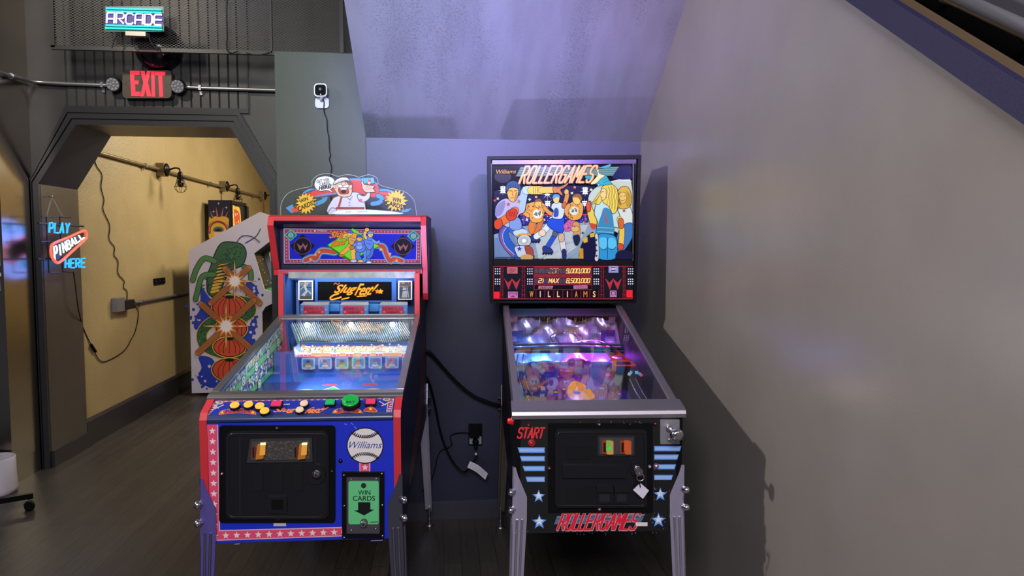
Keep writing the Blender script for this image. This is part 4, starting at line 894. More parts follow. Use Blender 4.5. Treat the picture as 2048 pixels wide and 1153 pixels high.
A.blob([(780, 372), (800, 380), (806, 420), (830, 470), (838, 540), (800, 560), (780, 500), (764, 420)], 'e8cc54', out=(OL, 4)); A.blob([(762, 400), (776, 370), (796, 388), (792, 440), (768, 446)], 'd85a34', out=(OL, 4)); A.blob([(790, 530), (836, 540), (820, 574), (796, 560)], 'c84a30')
A.blob([(838, 380), (880, 364), (940, 376), (976, 420), (1004, 480), (1000, 560), (964, 560), (950, 620), (838, 616), (842, 520), (820, 460)], 'bfe0dc', out=(OL, 5))
A.blob([(870, 470), (890, 420), (940, 440), (960, 540), (950, 620), (838, 616), (846, 540)], '3a8cb4'); A.poly([(880, 420), (930, 540), (900, 520)], 'a85a70'); A.stroke([(842, 560), (956, 566)], 5, '8cc8d0'); A.stroke([(840, 590), (954, 596)], 5, '8cc8d0')
A.blob([(845, 612), (960, 616), (986, 680), (970, 784), (850, 784), (838, 700)], '2f96cc', out=(OL, 5)); A.blob([(856, 640), (906, 636), (912, 690), (890, 716), (856, 704)], '5ac4ea'); A.blob([(924, 640), (966, 640), (978, 690), (950, 714), (922, 700)], '5ac4ea'); A.stroke([(915, 640), (914, 784)], 5, '14406a'); A.stroke([(856, 700), (885, 722), (910, 712)], 4, '14406a', smooth=3); A.stroke([(922, 712), (950, 720), (974, 702)], 4, '14406a', smooth=3)
person_line([(1000, 500), (1018, 580), (1012, 680)], 36, 'ecc84c', 4); A.blob([(992, 500), (1026, 500), (1030, 560), (1000, 564)], 'd06a30', out=(OL, 3)); A.blob([(990, 676), (1024, 680), (1028, 712), (1004, 724), (988, 704)], 'd84a2c', out=(OL, 3))
A.blob([(822, 620), (848, 620), (852, 784), (820, 784)], 'c8d0cc', out=(OL, 4)); [A.star(834, 650 + 38 * i, 13, '202c50') for i in range(4)]
A.blob([(868, 300), (840, 330), (812, 372), (800, 392), (826, 388), (850, 396), (870, 372), (880, 340)], 'ecd450', out=(OL, 3))
A.blob([(872, 276), (900, 254), (945, 250), (980, 280), (994, 330), (992, 395), (976, 448), (950, 462), (930, 420), (906, 396), (884, 380), (870, 330)], 'ecd450', out=(OL, 4))
A.blob([(868, 292), (886, 278), (904, 292), (908, 330), (896, 356), (878, 364), (868, 352), (868, 338), (858, 326), (866, 314)], 'f2d48c', out=(OL, 3)); A.stroke([(870, 306), (886, 302)], 4, '503410'); A.stroke([(869, 345), (881, 347)], 4, 'b04a30'); A.stroke([(900, 300), (904, 330), (894, 350)], 3, 'c89a50', smooth=3)
for i in range(13):
    x = 906 + i * 6.4; A.stroke([(x, 262 + abs(i - 5) * 2), (x + 8, 300), (x + 1, 340), (x + 9, 380), (x + 4, 408 + i * 3)], 2.6, ['a07818', 'fff0a0', '8a6414'][i % 3], smooth=4)
for i in range(5): A.stroke([(860 - i * 6, 322 + i * 10), (846 - i * 8, 352 + i * 6), (832 - i * 6, 388 - i)], 2.4, '8a6414', smooth=3)
# dark curved advert shapes low right
A.blob([(720, 700), (760, 630), (820, 600), (822, 784), (716, 784)], '14143a'); A.poly([(712, 706), (740, 712), (742, 784), (712, 784)], 'c8942c'); A.poly([(735, 640), (770, 628), (772, 664), (745, 672)], 'd8b044'); A.poly([(786, 606), (820, 596), (820, 626), (790, 632)], 'd8b044')
A.blob([(980, 740), (1040, 720), (1088, 740), (1088, 784), (980, 784)], '14163a')
# title
for i in range(9): A.stroke([(292 - i * 4, 130 + i * 7.6), (992 - i * 5, 128 + i * 7.2)], 3.6, '8fcac4')
A.poly([(855, 130), (945, 101), (929, 130), (850, 138)], '4fb8c8', out=(OL, 3)); A.poly([(755, 186), (824, 186), (803, 225), (752, 204)], '2aa8bc', out=(OL, 3))
A.poly([(829, 246), (871, 204), (905, 186), (929, 225), (948, 248), (913, 256), (845, 259)], '38b0c0', out=(OL, 3)); A.stroke([(880, 222), (912, 206)], 3, '1a5a78'); A.stroke([(888, 238), (924, 222)], 3, '1a5a78'); A.ell(850, 254, 9, 9, '8fd0d8', out=(OL, 3))
A.blob([(826, 138), (850, 141), (855, 172), (897, 188), (871, 207), (829, 246), (792, 246), (836, 194), (842, 167)], 'efe7a2', out=(OL, 3))
q = [(282, 244), (792, 236), (848, 120), (330, 124)]
A.letters('ROLLERGAMES', q, 21, '3a1a10', gap=.42, widths={'L': .75}); A.letters('ROLLERGAMES', [(x - 1, y - 1) for x, y in q], 16, 'f0a860', gap=.42, widths={'L': .75}); A.letters('ROLLERGAMES', [(x - 3, y - 2) for x, y in q], 5, 'fce0b0', gap=.42, widths={'L': .75})
A.text('Williams', [(118, 176), (256, 172), (260, 144), (116, 146)], 'f0a850', .012, .25)
A.rect(108, 772, 290, 780, '303c58')
m.obj('backglass', bbx)
# ---- display panel
m = MB(); YD_ = FBX + .012
dq = [BX.at(*p) for p in ((94, 830), (1103, 826), (1104, 1082), (96, 1082))]
for p in dq: p.y = YD_
m.prism(dq, (0, .012, 0), M('0b0b1c', r=.2))
A = Art(m, FP, (0, YD_, 0), (0, -1, 0), 'E8', e=.45, r=.2)
RD = 'c8303c'
A.rect(44, 84, 1948, 540, RD); A.rect(52, 92, 1940, 528, '14101f')
for x in (148, 176, 440, 474, 1518, 1550, 1818, 1842):
    A.stroke([(x, 96), (x, 524)], 4, RD)
for xa, xb in ((130, 186), (424, 486), (1500, 1562), (1800, 1858)):
    for k in range(7): A.stroke([(xa, 100 + k * 62), (xb, 100 + k * 62)], 4, 'b02c38'); A.stroke([(xa, 100 + k * 62), (xb, 155 + k * 58)], 3, '8c2430'); A.stroke([(xb, 100 + k * 62), (xa, 155 + k * 58)], 3, '8c2430')
for x0 in (60, 500, 1405, 1872):
    A.rect(x0 - 6, 98, x0 + 80, 410, '121226')
    for y0 in (125, 265):
        for i in range(3):
            for j in range(3): A.ell(x0 + 14 + i * 29, y0 + j * 32, 9, 9, 'd8dcf0', 120, e=.75)
for x0 in (186, 1562): A.rect(x0, 190, x0 + 240, 412, '171526')
for x0, s in ((190, 0), (1570, 0)):
    A.poly([(x0, 250), (x0 + 56, 312), (x0 + 112, 258), (x0 + 106, 290), (x0 + 64, 412)], 'd03a48'); A.poly([(x0 + 100, 250), (x0 + 168, 312), (x0 + 226, 250), (x0 + 170, 412), (x0 + 104, 268)], 'd03a48')
A.rect(232, 98, 376, 188, 'e07a80'); A.stroke([(270, 176), (342, 150)], 6, '7a1c26'); A.text('Slice', [(256, 160), (350, 140), (354, 108), (262, 116)], 'a03040', .01, .3)
A.rect(1616, 84, 1750, 176, 'a8a8e8'); A.ell(1680, 124, 42, 34, 'f0f0ff'); A.poly([(1640, 118), (1656, 96), (1702, 96), (1720, 116), (1680, 112)], '8a2860'); A.poly([(1640, 132), (1680, 138), (1720, 130), (1704, 152), (1658, 152)], '2a2aa0')
A.rect(244, 434, 378, 522, 'd890c8'); A.rect(256, 446, 366, 484, 'b02c60'); [A.stroke([(266 + 15 * i, 480), (270 + 15 * i, 453), (276 + 15 * i, 478)], 4, 'e8b0d8') for i in range(6)]; A.poly([(270, 510), (310, 486), (352, 510)], 'a83070')
A.rect(1634, 420, 1724, 506, 'd090c8'); A.poly([(1648, 432), (1712, 432), (1712, 480), (1648, 480)], '90285c'); A.ell(1680, 458, 22, 18, 'e8b8e0'); A.star(1680, 458, 12, '90285c', 4)
A.rect(596, 84, 1388, 412, 'b82c38'); A.rect(604, 104, 1384, 200, '6a2430'); A.rect(604, 240, 1384, 336, '5a2438'); A.rect(604, 344, 1384, 404, '0e0e18')
for k in range(16): A.rect(612 + k * 48, 118, 652 + k * 48, 182, '57545e', 150); A.rect(612 + k * 48, 254, 652 + k * 48, 322, '4c4a5e', 150)
for k in range(8): A.stroke([(606 + k * 98, 206), (700 + k * 98, 236)], 4, '5a1420'); A.stroke([(700 + k * 98, 206), (606 + k * 98, 236)], 4, '5a1420')
AMB = 'ffb04a'
for t, q in (('1)', [(682, 178), (744, 178), (748, 122), (686, 122)]), ('SSR', [(800, 180), (928, 180), (940, 120), (812, 120)]), ('9,000,000', [(1036, 180), (1352, 178), (1366, 120), (1048, 122)]),
             ('2)', [(660, 312), (734, 312), (738, 256), (668, 256)]), ('MAX', [(800, 314), (928, 314), (940, 256), (812, 256)]), ('8,500,000', [(1038, 314), (1352, 312), (1366, 254), (1050, 256)])):
    A.letters(t, q, 14, 'c05020', gap=.35, e=.7); A.letters(t, q, 9, 'ffc468', gap=.35, e=1.1)
A.poly([(664, 354), (860, 354), (846, 394), (654, 394)], 'd890a0'); A.text('SNAP-ON', [(672, 390), (836, 390), (846, 360), (684, 360)], '60202c', .02, .2)
A.poly([(1136, 350), (1324, 344), (1330, 392), (1138, 396)], 'd88cb4'); A.text('THERMOS', [(1144, 390), (1322, 388), (1320, 352), (1144, 356)], '7a1848', .02)
for k, chh in enumerate('WILLIAMS'):
    xx = [565, 684, 806, 930, 1054, 1174, 1298, 1418][k]
    A.rect(xx - 44, 418, xx + 46, 516, '120c16'); A.stroke([(xx + 60, 418), (xx + 60, 516)], 12, '6a1c2c')
    wd = 26 if chh in 'WM' else (6 if chh == 'I' else 18)
    A.text(chh, [(xx - wd, 508), (xx + wd, 508), (xx + wd, 426), (xx - wd, 426)], 'f0c080' if chh not in 'WAM' else 'd89030', .02, e=.8)
A.rect(52, 434, 130, 524, 'ee2038', e=.8); A.rect(1856, 412, 1940, 514, 'ee2038', e=.8)
m.obj('display_panel', bbx)
# key and tag hanging from the coin door lock
kt = thing('key_tag', 'white diamond shaped plastic tag with a key hanging from the right machine lock', 'key', (0, 0, 0), 0)
def wp(x, y, dy): p = FA.at(x, y, dy); return ww(p)
m = MB(); m.prism([wp(947, 430, -.0335), wp(953, 430, -.0335), wp(953, 446, -.0335), wp(947, 446, -.0335)], tuple(FP.v * -.022), STEEL); c = wp(950, 438, -.055)
m.lathe(c, -FP.v, [(0, .013), (.003, .013)], CHROME, 16); m.obj('key', kt)
m = MB(); c = wp(960, 474, -.052); m.tube([c + (FP.u * math.cos(t) + V3((0, 0, 1)) * math.sin(t)) * .012 for t in (2 * math.pi * i / 18 for i in range(19))], .0016, CHROME, 6, False); m.tube([wp(950, 442, -.056), wp(958, 462, -.054)], .003, CHROME, 6); m.tube([wp(962, 488, -.05), wp(958, 520, -.045), wp(965, 545, -.040)], .0022, DARKSTEEL, 6); m.obj('key_ring', kt)
m = MB(); m.prism([wp(966, 520, -.040), wp(1022, 570, -.036), wp(984, 625, -.034), wp(920, 566, -.038)], tuple(FP.v * .003), M('d2cee0', r=.5)); 
A = Art(m, Frame(FP.o.x, FP.o.y, 3.2), (0, -.0405, 0), (0, -1, 0), 'D1'); m.obj('tag', kt)

# ================================================================== BASEBALL GAME
FS = Frame(-.45, 2.256, 2.0)
BM = thing('baseball_machine', 'blue and red baseball pitch-and-bat arcade game with lit marquee, left of the black pinball machine', 'arcade machine', (FS.o.x, FS.o.y, 0), FS.rz)
sw = .312
NAVYM = mixmat('navy cabinet paint', (18, 20, 56), (26, 28, 72), 20, .3, .7, .35)
PROF = [(.0, .562), (.0, .955), (.018, .985), (.09, 1.008), (.95, 1.165), (.965, 1.375), (1.045, 1.385), (1.045, 1.635), (1.46, 1.635), (1.46, .60)]
m = MB()
for x0 in (-sw, sw - .02): m.prism([(x0, y, z) for y, z in PROF], (.02, 0, 0), NAVYM)
m.box(-sw + .02, sw - .02, 1.44, 1.46, .60, 1.635, NAVYM); m.prism([(-sw + .02, .02, .57), (-sw + .02, 1.44, .61), (-sw + .02, 1.44, .63), (-sw + .02, .02, .59)], (2 * sw - .04, 0, 0), NAVYM)
m.box(-sw + .02, sw - .02, 1.0, 1.44, 1.61, 1.635, NAVYM)
# brown bat printed along the right side
A = Art(m, FS, (sw, 0, 0), (1, 0, 0), 'C5', r=.35)
def sp_(y, z): return V3((sw, y, z))
class SideArt(Art):
    def __init__(s, mb, x, N): s.mb = mb; s.x = x; s.N = V3((N, 0, 0)); s.L = 1; s.e = 0; s.r = .35
    def pt(s, p, lay): return V3((s.x, p[0], p[1])) + s.N * (lay * s.STEP)
A = SideArt(m, sw, 1)
A.blob([(1.28, 1.06), (1.36, 1.04), (1.38, .95), (1.25, .82), (.9, .68), (.5, .62), (.35, .63), (.6, .72), (.9, .84), (1.1, .98)], '6a3420', out=('a8785a', .006))
for k in range(7): A.stroke([(.5 + k * .03, .64 + k * .01), (.85, .72 + k * .025), (1.2 + k * .015, .84 + k * .03)], .006, '8a4a2c' if k % 2 else '4a2014', smooth=5)
m.obj('cabinet', BM)
# red edge trim
for s in (-1, 1):
    m = MB(); x0 = s * (sw + .002) - (0 if s < 0 else .0) ; xa, xb = (x0 - .001, x0 + .022) if s < 0 else (x0 - .022, x0 + .001)
    path = [(0, .562), (0, .960), (.010, .978), (.072, 1.006)]
    outp = [(-.004, .562), (-.004, .962), (.008, .984), (.070, 1.013)]
    m.prism([(xa, y, z) for y, z in path + outp[::-1]], (xb - xa, 0, 0), REDTRIM)
    m.obj('lower_edge_trim', BM, .002); m = MB()
    path = [(.955, 1.150), (.965, 1.385)]; outp = [(.945, 1.150), (.957, 1.385)]
    m.prism([(xa, y, z) for y, z in path + outp[::-1]], (xb - xa, 0, 0), REDTRIM); m.obj('upper_edge_trim', BM, .002)
# front panel with printed art
m = MB(); m.box(-sw + .02, sw - .02, 0.001, .02, .562, .955, BLUEPANEL)
A = Art(m, FS, (0, 0.001, 0), (0, -1, 0), 'C6', r=.4)
PK = 'cc4468'
A.poly([(131, 240), (199, 240), (211, 876), (950, 857), (950, 914), (146, 942)], 'c9a0b4'); A.poly([(136, 240), (193, 240), (204, 883), (950, 864), (950, 908), (150, 936)], PK)
for i in range(10): A.star(165 + i * 1.6, 279 + i * 63, 22, 'd8c8cc', l=10)
for i in range(12): A.star(181 + i * 65.2, 911 - i * 2.0, 22, 'd8c8cc', l=10)
A.ell(946, 885, 5, 12, 'd8c8cc', 10)
A.poly([(1049, 440), (1115, 440), (1115, 530), (1050, 530)], 'c9a0b4'); A.rect(1056, 440, 1108, 530, PK); A.star(1084, 499, 21, 'd8c8cc')
A.ell(1084, 367, 112, 110, '14141c', n=40); A.ell(1084, 367, 105, 103, 'cfcbcf', n=40)
up = [(1003, 290), (1040, 312), (1090, 318), (1130, 310), (1164, 290)]; dn = [(1003, 438), (1040, 414), (1090, 408), (1130, 414), (1164, 434)]
for L_, sgn in ((up, 1), (dn, -1)):
    L2 = smooth_loop(L_, 4, False); A.stroke(L2, 2.5, '1c1018')
    for i in range(1, len(L2) - 1):
        x, y = L2[i]; A.stroke([(x - 9, y - 14 * sgn), (x, y + 2)], 3.4, '1c1018', 60); A.stroke([(x + 9, y - 14 * sgn), (x, y + 2)], 3.4, '1c1018', 60)
A.text('Williams', [(984, 384), (1184, 384), (1186, 342), (992, 342)], '1c3a8c', .012, .3)
A.rect(1180, 356, 1186, 362, '1c3a8c'); A.rect(533, 826, 609, 852, 'a9a9b4')
for a_, b_ in (((1000, 232), (1012, 240)), ((1020, 252), (1034, 268)), ((960, 236), (975, 239)), ((300, 960), (330, 958)), ((1120, 940), (1190, 936))): A.stroke([a_, b_], 2.5, '9aa4d8')
m.obj('front_panel', BM)
FC = Face(FS, 0, 'C6')
m = MB(); m.prism([(-sw + .022, -.004, .953), (-sw + .022, -.009, .960), (-sw + .022, -.008, .968), (-sw + .022, .0, .975), (-sw + .022, .012, .977), (-sw + .022, .02, .953)], (2 * sw - .044, 0, 0), M('26345c', r=.3)); m.obj('bullnose', BM, .004)
# coin door
m = MB(); m.prism([FC.at(*p) for p in rrect(208, 244, 906, 828, 22)], (0, -.006, 0), BLACKM); m.obj('door_frame', BM, .0015)
m = MB(); m.prism([FC.at(*p, -.006) for p in rrect(254, 276, 870, 802, 42)], (0, -.007, 0), CDM)
lp_ = [tuple(FC.at(*p, -.013)) for p in rrect(268, 290, 858, 788, 34)]; m.tube(lp_ + [lp_[0]], .003, CDM, 8, False)
FC.plate(m, [(336, 312), (344, 312), (344, 775), (336, 775)], .0015, M('1c1c22', r=.35), -.013); FC.plate(m, [(788, 312), (794, 312), (794, 480), (788, 480)], .0015, M('1c1c22', r=.35), -.013)
for x0, x1 in ((416, 478), (530, 600), (655, 716)): FC.rplate(m, x0, 478, x1, 634, 8, .002, CDM, -.013); FC.rplate(m, x0 + 6, 484, x1 - 6, 628, 5, .0026, M('101014', r=.45), -.013)
FC.rplate(m, 740, 470, 850, 590, 54, .006, CDM, -.013)
cd = m.obj('coin_door', BM, .0012)
m = MB(); FC.plate(m, [(382, 462), (402, 320), (770, 314), (775, 455)], .004, M('3e3c40', r=.5, m=.7), -.013); FC.plate(m, [(404, 446), (416, 334), (758, 328), (762, 440)], .003, mixmat('speckled coin plate', (58, 56, 58), (104, 96, 90), 220, .5, .7, .5, .4), -.017); m.obj('coin_plate', cd, .001)
for x0 in (440, 690):
    m = MB(); FC.rplate(m, x0 - 28 if x0 < 500 else x0 - 24, 360, x0 - 4, 430, 2, .002, M('5a2410', r=.4), -.019); FC.rplate(m, x0 - 20, 368, x0 - 12, 424, 1, .003, BLACK, -.019)
    FC.plate(m, [(x0 + 12, 346), (x0 + 50, 346), (x0 + 44, 430), (x0 + 2, 434)], .012, M('c87a28', e=.4, r=.25), -.019)
    A = Art(m, FS, (0, -.0315, 0), (0, -1, 0), 'C6'); A.poly([(x0 + 14, 352), (x0 + 46, 350), (x0 + 42, 424), (x0 + 8, 426)], 'e09a3c', e=.7); A.poly([(x0 + 14, 350), (x0 + 46, 348), (x0 + 46, 362), (x0 + 13, 364)], 'fff0b0', e=1.3)
    m.obj('coin_slot', cd)
m = MB(); FC.frame(m, 512, 660, 622, 762, 20, .007, CDM, -.013); FC.rplate(m, 532, 680, 602, 742, 2, .003, M('0a0a0c'), -.013); m.obj('coin_return', cd, .0012)
m = MB(); FC.knob(m, 800, 527, 28, .006, DARKSTEEL, -.019); FC.knob(m, 800, 527, 18, .011, CHROME, -.019); FC.plate(m, [(796, 520), (804, 520), (804, 536), (796, 536)], .001, BLACK, -.030); m.obj('lock', cd)
for x, y, r, c, o_ in ((558, 260, 12, '3a3a44', -.006), (228, 533, 8, 'a0a0a8', -.006), (887, 518, 10, '3a3a40', -.006), (565, 804, 11, '3a3a40', -.006), (936, 460, 13, '1c1c22', 0)):
    m = MB(); FC.dome(m, x, y, r, .006, M(c, r=.3, m=.7), o_); m.obj('bolt', BM)
# card dispenser
m = MB(); FC.frame(m, 948, 522, 1200, 918, 26, .010, BLACKM); cdp = m.obj('card_dispenser', BM, .0015)
m = MB(); FC.rplate(m, 974, 546, 1178, 892, 2, .005, M('5c5664', r=.4, m=.7)); m.obj('backing_plate', cdp)
m = MB(); m.prism([FC.at(*p, -.005) for p in rrect(986, 576, 1168, 836, 12)], (0, -.002, 0), M('58b478', r=.4))
A = Art(m, FS, (0, -.007, 0), (0, -1, 0), 'C6', r=.4)
A.text('WIN', [(1042, 664), (1116, 664), (1116, 636), (1042, 636)], '14161a', .012); A.text('CARDS', [(1010, 700), (1144, 700), (1144, 670), (1010, 670)], '14161a', .012)
A.poly([(1042, 708), (1116, 708), (1116, 752), (1140, 752), (1078, 788), (1018, 758), (1042, 756)], '101216'); A.ell(1075, 608, 16, 16, '1c2420'); A.ell(1078, 832, 24, 26, '3c4a44')
A.text('P-314', [(1118, 832), (1160, 832), (1160, 824), (1118, 824)], '1c3a28', .01) if 0 else A.stroke([(1118, 828), (1160, 827)], 5, '1c3a28')
m.obj('green_plate', cdp)
m = MB(); FC.knob(m, 1076, 832, 20, .009, CHROME, -.007); FC.knob(m, 1076, 832, 10, .011, DARKSTEEL, -.007); m.obj('lock', cdp)
m = MB()
for x, y in ((1002, 566), (1152, 562), (1004, 872), (1150, 864), (960, 538), (1188, 530), (962, 722), (1190, 718), (962, 912), (1192, 902)): FC.dome(m, x, y, 7, .004, STEEL, -.005 if 975 < x < 1178 else -.010, 8)
m.obj('screws', cdp)
# control panel
CPN = V3((0, -.52, 1)).normalized(); CPO = V3((0, .012, .978)); cpz = lambda y: .978 + .52 * (y - .012)
m = MB(); m.prism([(-sw + .022, .008, cpz(.008)), (sw - .022, .008, cpz(.008)), (sw - .022, .072, cpz(.072)), (-sw + .022, .072, cpz(.072))], (0, 0, -.012), M('1c2c8c', r=.3))
A = Art(m, FS, CPO, CPN, 'E4', r=.3)
A.poly([(165, 108), (720, 92), (1850, 74), (1850, 88), (720, 106), (160, 124)], '8a5064')
for i in range(28): x = 180 + i * 60; A.rect(x, 112 - i * .98, x + 26, 118 - i * .98, 'c8a0b0', 8)
A.poly([(150, 112), (210, 112), (84, 250), (40, 250)], '9aa0c0'); A.poly([(160, 112), (200, 112), (78, 250), (50, 250)], '8a3a50')
A.poly([(1838, 78), (1895, 78), (1868, 222), (1815, 222)], '9aa0c0'); A.poly([(1846, 78), (1888, 78), (1862, 222), (1822, 222)], '8a3a50')
for i in range(6): A.rect(62 + i * 20, 236 - i * 22, 96 + i * 18, 244 - i * 22, 'b8b0c0', 14); A.rect(1826 + i * 9, 206 - i * 22, 1856 + i * 7, 214 - i * 22, 'b8b0c0', 14)
for x, y in ((190, 130), (1820, 100)):
    A.poly([(x - 52, y), (x, y - 26), (x + 60, y - 4), (x + 4, y + 22)], '5c4468'); A.ell(x, y - 4, 36, 17, 'a89aa4'); A.ell(x, y - 4, 22, 9, '7c5a70'); A.stroke([(x - 70, y + 16), (x - 10, y + 52)], 8, 'b0a4b0'); A.stroke([(x + 40, y + 20), (x - 50, y + 60)], 8, 'b0a4b0')
def banner(x0, x1, y, t):
    L_ = [(x0, y + 56), (x0 + (x1 - x0) * .12, y + 18), (x0 + (x1 - x0) * .5, y), (x0 + (x1 - x0) * .88, y + 18), (x1, y + 56)]
    R_ = [(x1 - 14, y + 62), (x0 + (x1 - x0) * .5, y + 46), (x0 + 14, y + 64)]
    A.poly(smooth_loop(L_, 4, False) + R_, 'c8886a'); A.poly([(p[0] * .96 + (x0 + x1) * .02, p[1] * .9 + (y + 40) * .1) for p in smooth_loop(L_, 4, False) + R_], 'a03a30')
    for sx in (x0 + (x1 - x0) * .1, x1 - (x1 - x0) * .1): A.star(sx, y + 42, 22, 'f0a030', sy=.8)
    w_ = (x1 - x0) * .32; cx = (x0 + x1) / 2; A.text(t, [(cx - w_, y + 44), (cx + w_, y + 44), (cx + w_ * .95, y + 12), (cx - w_ * .95, y + 12)], '2a3480', .02)
banner(180, 552, 184, 'PITCH'); banner(1290, 1590, 176, 'HIT')
A.blob([(1600, 214), (1630, 182), (1680, 174), (1716, 200), (1720, 222)], 'a03a30', out=('c8886a', 5)); A.star(1664, 192, 22, 'f0b030', sy=.8)
A.text('Slug', [(700, 238), (925, 232), (945, 178), (740, 182)], 'e07a3a', .03, .3); A.text('fest!', [(1015, 236), (1180, 232), (1275, 166), (1060, 176)], 'e07a3a', .03, .3)
A.text('BOO', [(812, 156), (874, 154), (880, 140), (818, 142)], 'd8d8e8', .01, .2)
m.obj('control_panel', BM)
def button(x, y, rx, base, top, e, nm, sq=False, txt=None, tc='303030', h=.016):
    c = FS.hit(400 + x / 4.876, 780 + y / 4.876, CPO + CPN * .012, CPN) - CPN * .012; d = FS.hit(400 + (x + rx) / 4.876, 780 + y / 4.876, CPO + CPN * .012, CPN) - CPN * .012
    r = (d - c).length; mb_ = MB(); u = V3((1, 0, 0)); v = CPN.cross(u)
    if sq:
        for (k, h0, h1, mm) in ((1.12, 0, h * .7, BLACK), (.94, h * .7, h, M(top, e=e, r=.25))):
            ps = [c + CPN * h0 + u * (px * r * k) + v * (py * r * .72 * k) for px, py in ((-1, -1), (1, -1), (1, 1), (-1, 1))]; mb_.prism(ps, tuple(CPN * (h1 - h0)), mm)
    else:
        mb_.lathe(c, CPN, [(0, r * 1.14), (h * .55, r * 1.14), (h * .7, r * 1.04)], BLACK, 24); mb_.lathe(c + CPN * h * .65, CPN, [(0, r * .98), (h * .25, r * .96), (h * .42, r * .8), (h * .46, r * .4)], M(top, e=e, r=.25), 24)
    if txt:
        A2 = Art(mb_, FS, c + CPN * h * 1.14, CPN, 'E4', r=.4); w_ = rx * .55; A2.text(txt, [(x - w_, y + 6), (x + w_, y + 6), (x + w_, y - 14), (x - w_, y - 14)], tc, .02, .2)
    mb_.obj(nm, BM, .0008)
YL = 'f0b848'
for x, y in ((338, 150), (472, 144), (582, 158), (630, 206)): button(x, y, 46, YL, YL, .95, 'yellow_button')
button(744, 138, 50, '', 'e0386a', .75, 'pink_button', True); button(1014, 134, 40, '', 'f0d0b0', .7, 'start_button'); button(972, 196, 40, '', 'f0d0b0', .7, 'start_button')
button(1268, 124, 46, '', '2ac070', .6, 'green_button', True); button(1664, 116, 48, '', 'e0386a', .75, 'pink_button', True)
button(1468, 124, 84, '', '18b850', .55, 'bat_button', txt='BAT', tc='083018', h=.026)
# glass frame: front bar, side rails, rear bar, glass
gy0, gz0, gy1, gz1 = .085, 1.018, .945, 1.186
gzs = lambda y: gz0 + (gz1 - gz0) * (y - gy0) / (gy1 - gy0)
BARM = M('9a9a9c', r=.3, m=.9); m = MB()
m.prism([(-sw - .004, .070, 1.004), (-sw - .004, .068, 1.018), (-sw - .004, .078, 1.026), (-sw - .004, .112, 1.031), (-sw - .004, .112, 1.012)], (2 * sw + .008, 0, 0), BARM); m.obj('front_bar', BM, .002)
for s in (-1, 1):
    xa, xb = (-sw - .004, -sw + .020) if s < 0 else (sw - .020, sw + .004)
    m = MB(); m.prism([(xa, .112, gzs(.112) + .008), (xa, .952, gzs(.952) + .008), (xa, .952, gzs(.952) - .012), (xa, .112, gzs(.112) - .012)], (xb - xa, 0, 0), BARM); m.obj('side_rail', BM, .002)
m = MB(); m.prism([(-sw + .02, .92, 1.182), (-sw + .02, .935, 1.200), (-sw + .02, .962, 1.200), (-sw + .02, .962, 1.178)], (2 * sw - .04, 0, 0), BARM); m.obj('rear_bar', BM, .003)
m = MB(); m.prism([(-sw + .02, .112, gzs(.112)), (sw - .02, .112, gzs(.112)), (sw - .02, .925, gzs(.925)), (-sw + .02, .925, gzs(.925))], (0, 0, .004), GLASS); m.obj('playfield_glass', BM)
# interior: floor, left wall art, ribbed ramp, players row, targets
SPZ = lambda y: .905 + .085 * y; SPN = V3((0, -.085, 1)).normalized()
m = MB(); m.prism([(-sw + .02, .06, SPZ(.06) - .01), (sw - .02, .06, SPZ(.06) - .01), (sw - .02, 1.40, SPZ(1.40) - .01), (-sw + .02, 1.40, SPZ(1.40) - .01)], (0, 0, .01), M('2a62c8', r=.3, e=.0))
A = PF(m, SPZ, SPN)
A.poly([(-.29, .1), (-.14, .1), (-.14, .62), (-.29, .62)], '2c3a80'); A.poly([(0, .16), (.15, .34), (0, .55), (-.15, .34)], '3aa860'); A.poly([(0, .19), (.125, .34), (0, .50), (-.125, .34)], '62c884'); A.ell(0, .34, .03, .03, 'b88a50'); A.stroke([(0, .16), (.15, .34), (0, .55), (-.15, .34), (0, .16)], .005, 'e8e8f0')
for x, y, c in ((-.10, .50, 'e8e04a'), (.16, .50, 'e8d04a'), (-.02, .57, 'e04a6a'), (.14, .57, 'e04a6a'), (-.16, .40, 'e8e8f0'), (.2, .42, '7ac0f0')): A.ell(x, y, .032, .014, c); A.stroke([(x - .018, y), (x + .018, y)], .005, '403020')
for i in range(16): A.star(-.12 + .026 * i, .135 + .01 * math.sin(i), .008, 'f0c860')
m.obj('playfield', BM)
m = MB(); A = SideArt(m, -sw + .021, 1)
zt_ = lambda y: gzs(y) - .014; zb_ = lambda y: SPZ(y) + .004
yy0, yy1 = .115, .925
m.prism([(-sw + .0205, yy0, zb_(yy0)), (-sw + .0205, yy1, zb_(yy1)), (-sw + .0205, yy1, zt_(yy1)), (-sw + .0205, yy0, zt_(yy0))], (.0005, 0, 0), M('2a6a48', r=.5))
def band(t0, t1, c):
    g = lambda y, t: zb_(y) + (zt_(y) - zb_(y)) * t
    A.poly([(yy0, g(yy0, t0)), (yy1, g(yy1, t0)), (yy1, g(yy1, t1)), (yy0, g(yy0, t1))], c)
band(.0, .16, '58b070'); band(.16, .19, '183a58'); band(.19, .52, '3f6a9c'); band(.52, .55, '183a58'); band(.55, .74, '6cc07a'); band(.74, .77, '183a58'); band(.77, 1, '86a8a8')
b0 = A.L + 1; A.L += 12
for i in range(520):
    y = random.uniform(yy0, yy1); t = random.choice([random.uniform(.2, .51), random.uniform(.2, .51), random.uniform(.78, .98)]); z = zb_(y) + (zt_(y) - zb_(y)) * t; r = random.uniform(.004, .010)
    A.ell(y, z, r, r * .8, random.choice(['e8e8f0', '88c8e8', 'e8d060', 'd06a50', '2a3a70', 'b0e0c0', '6090d0', 'f0d8c0', '40507a']), b0 + (i % 40) * .26, None, 6)
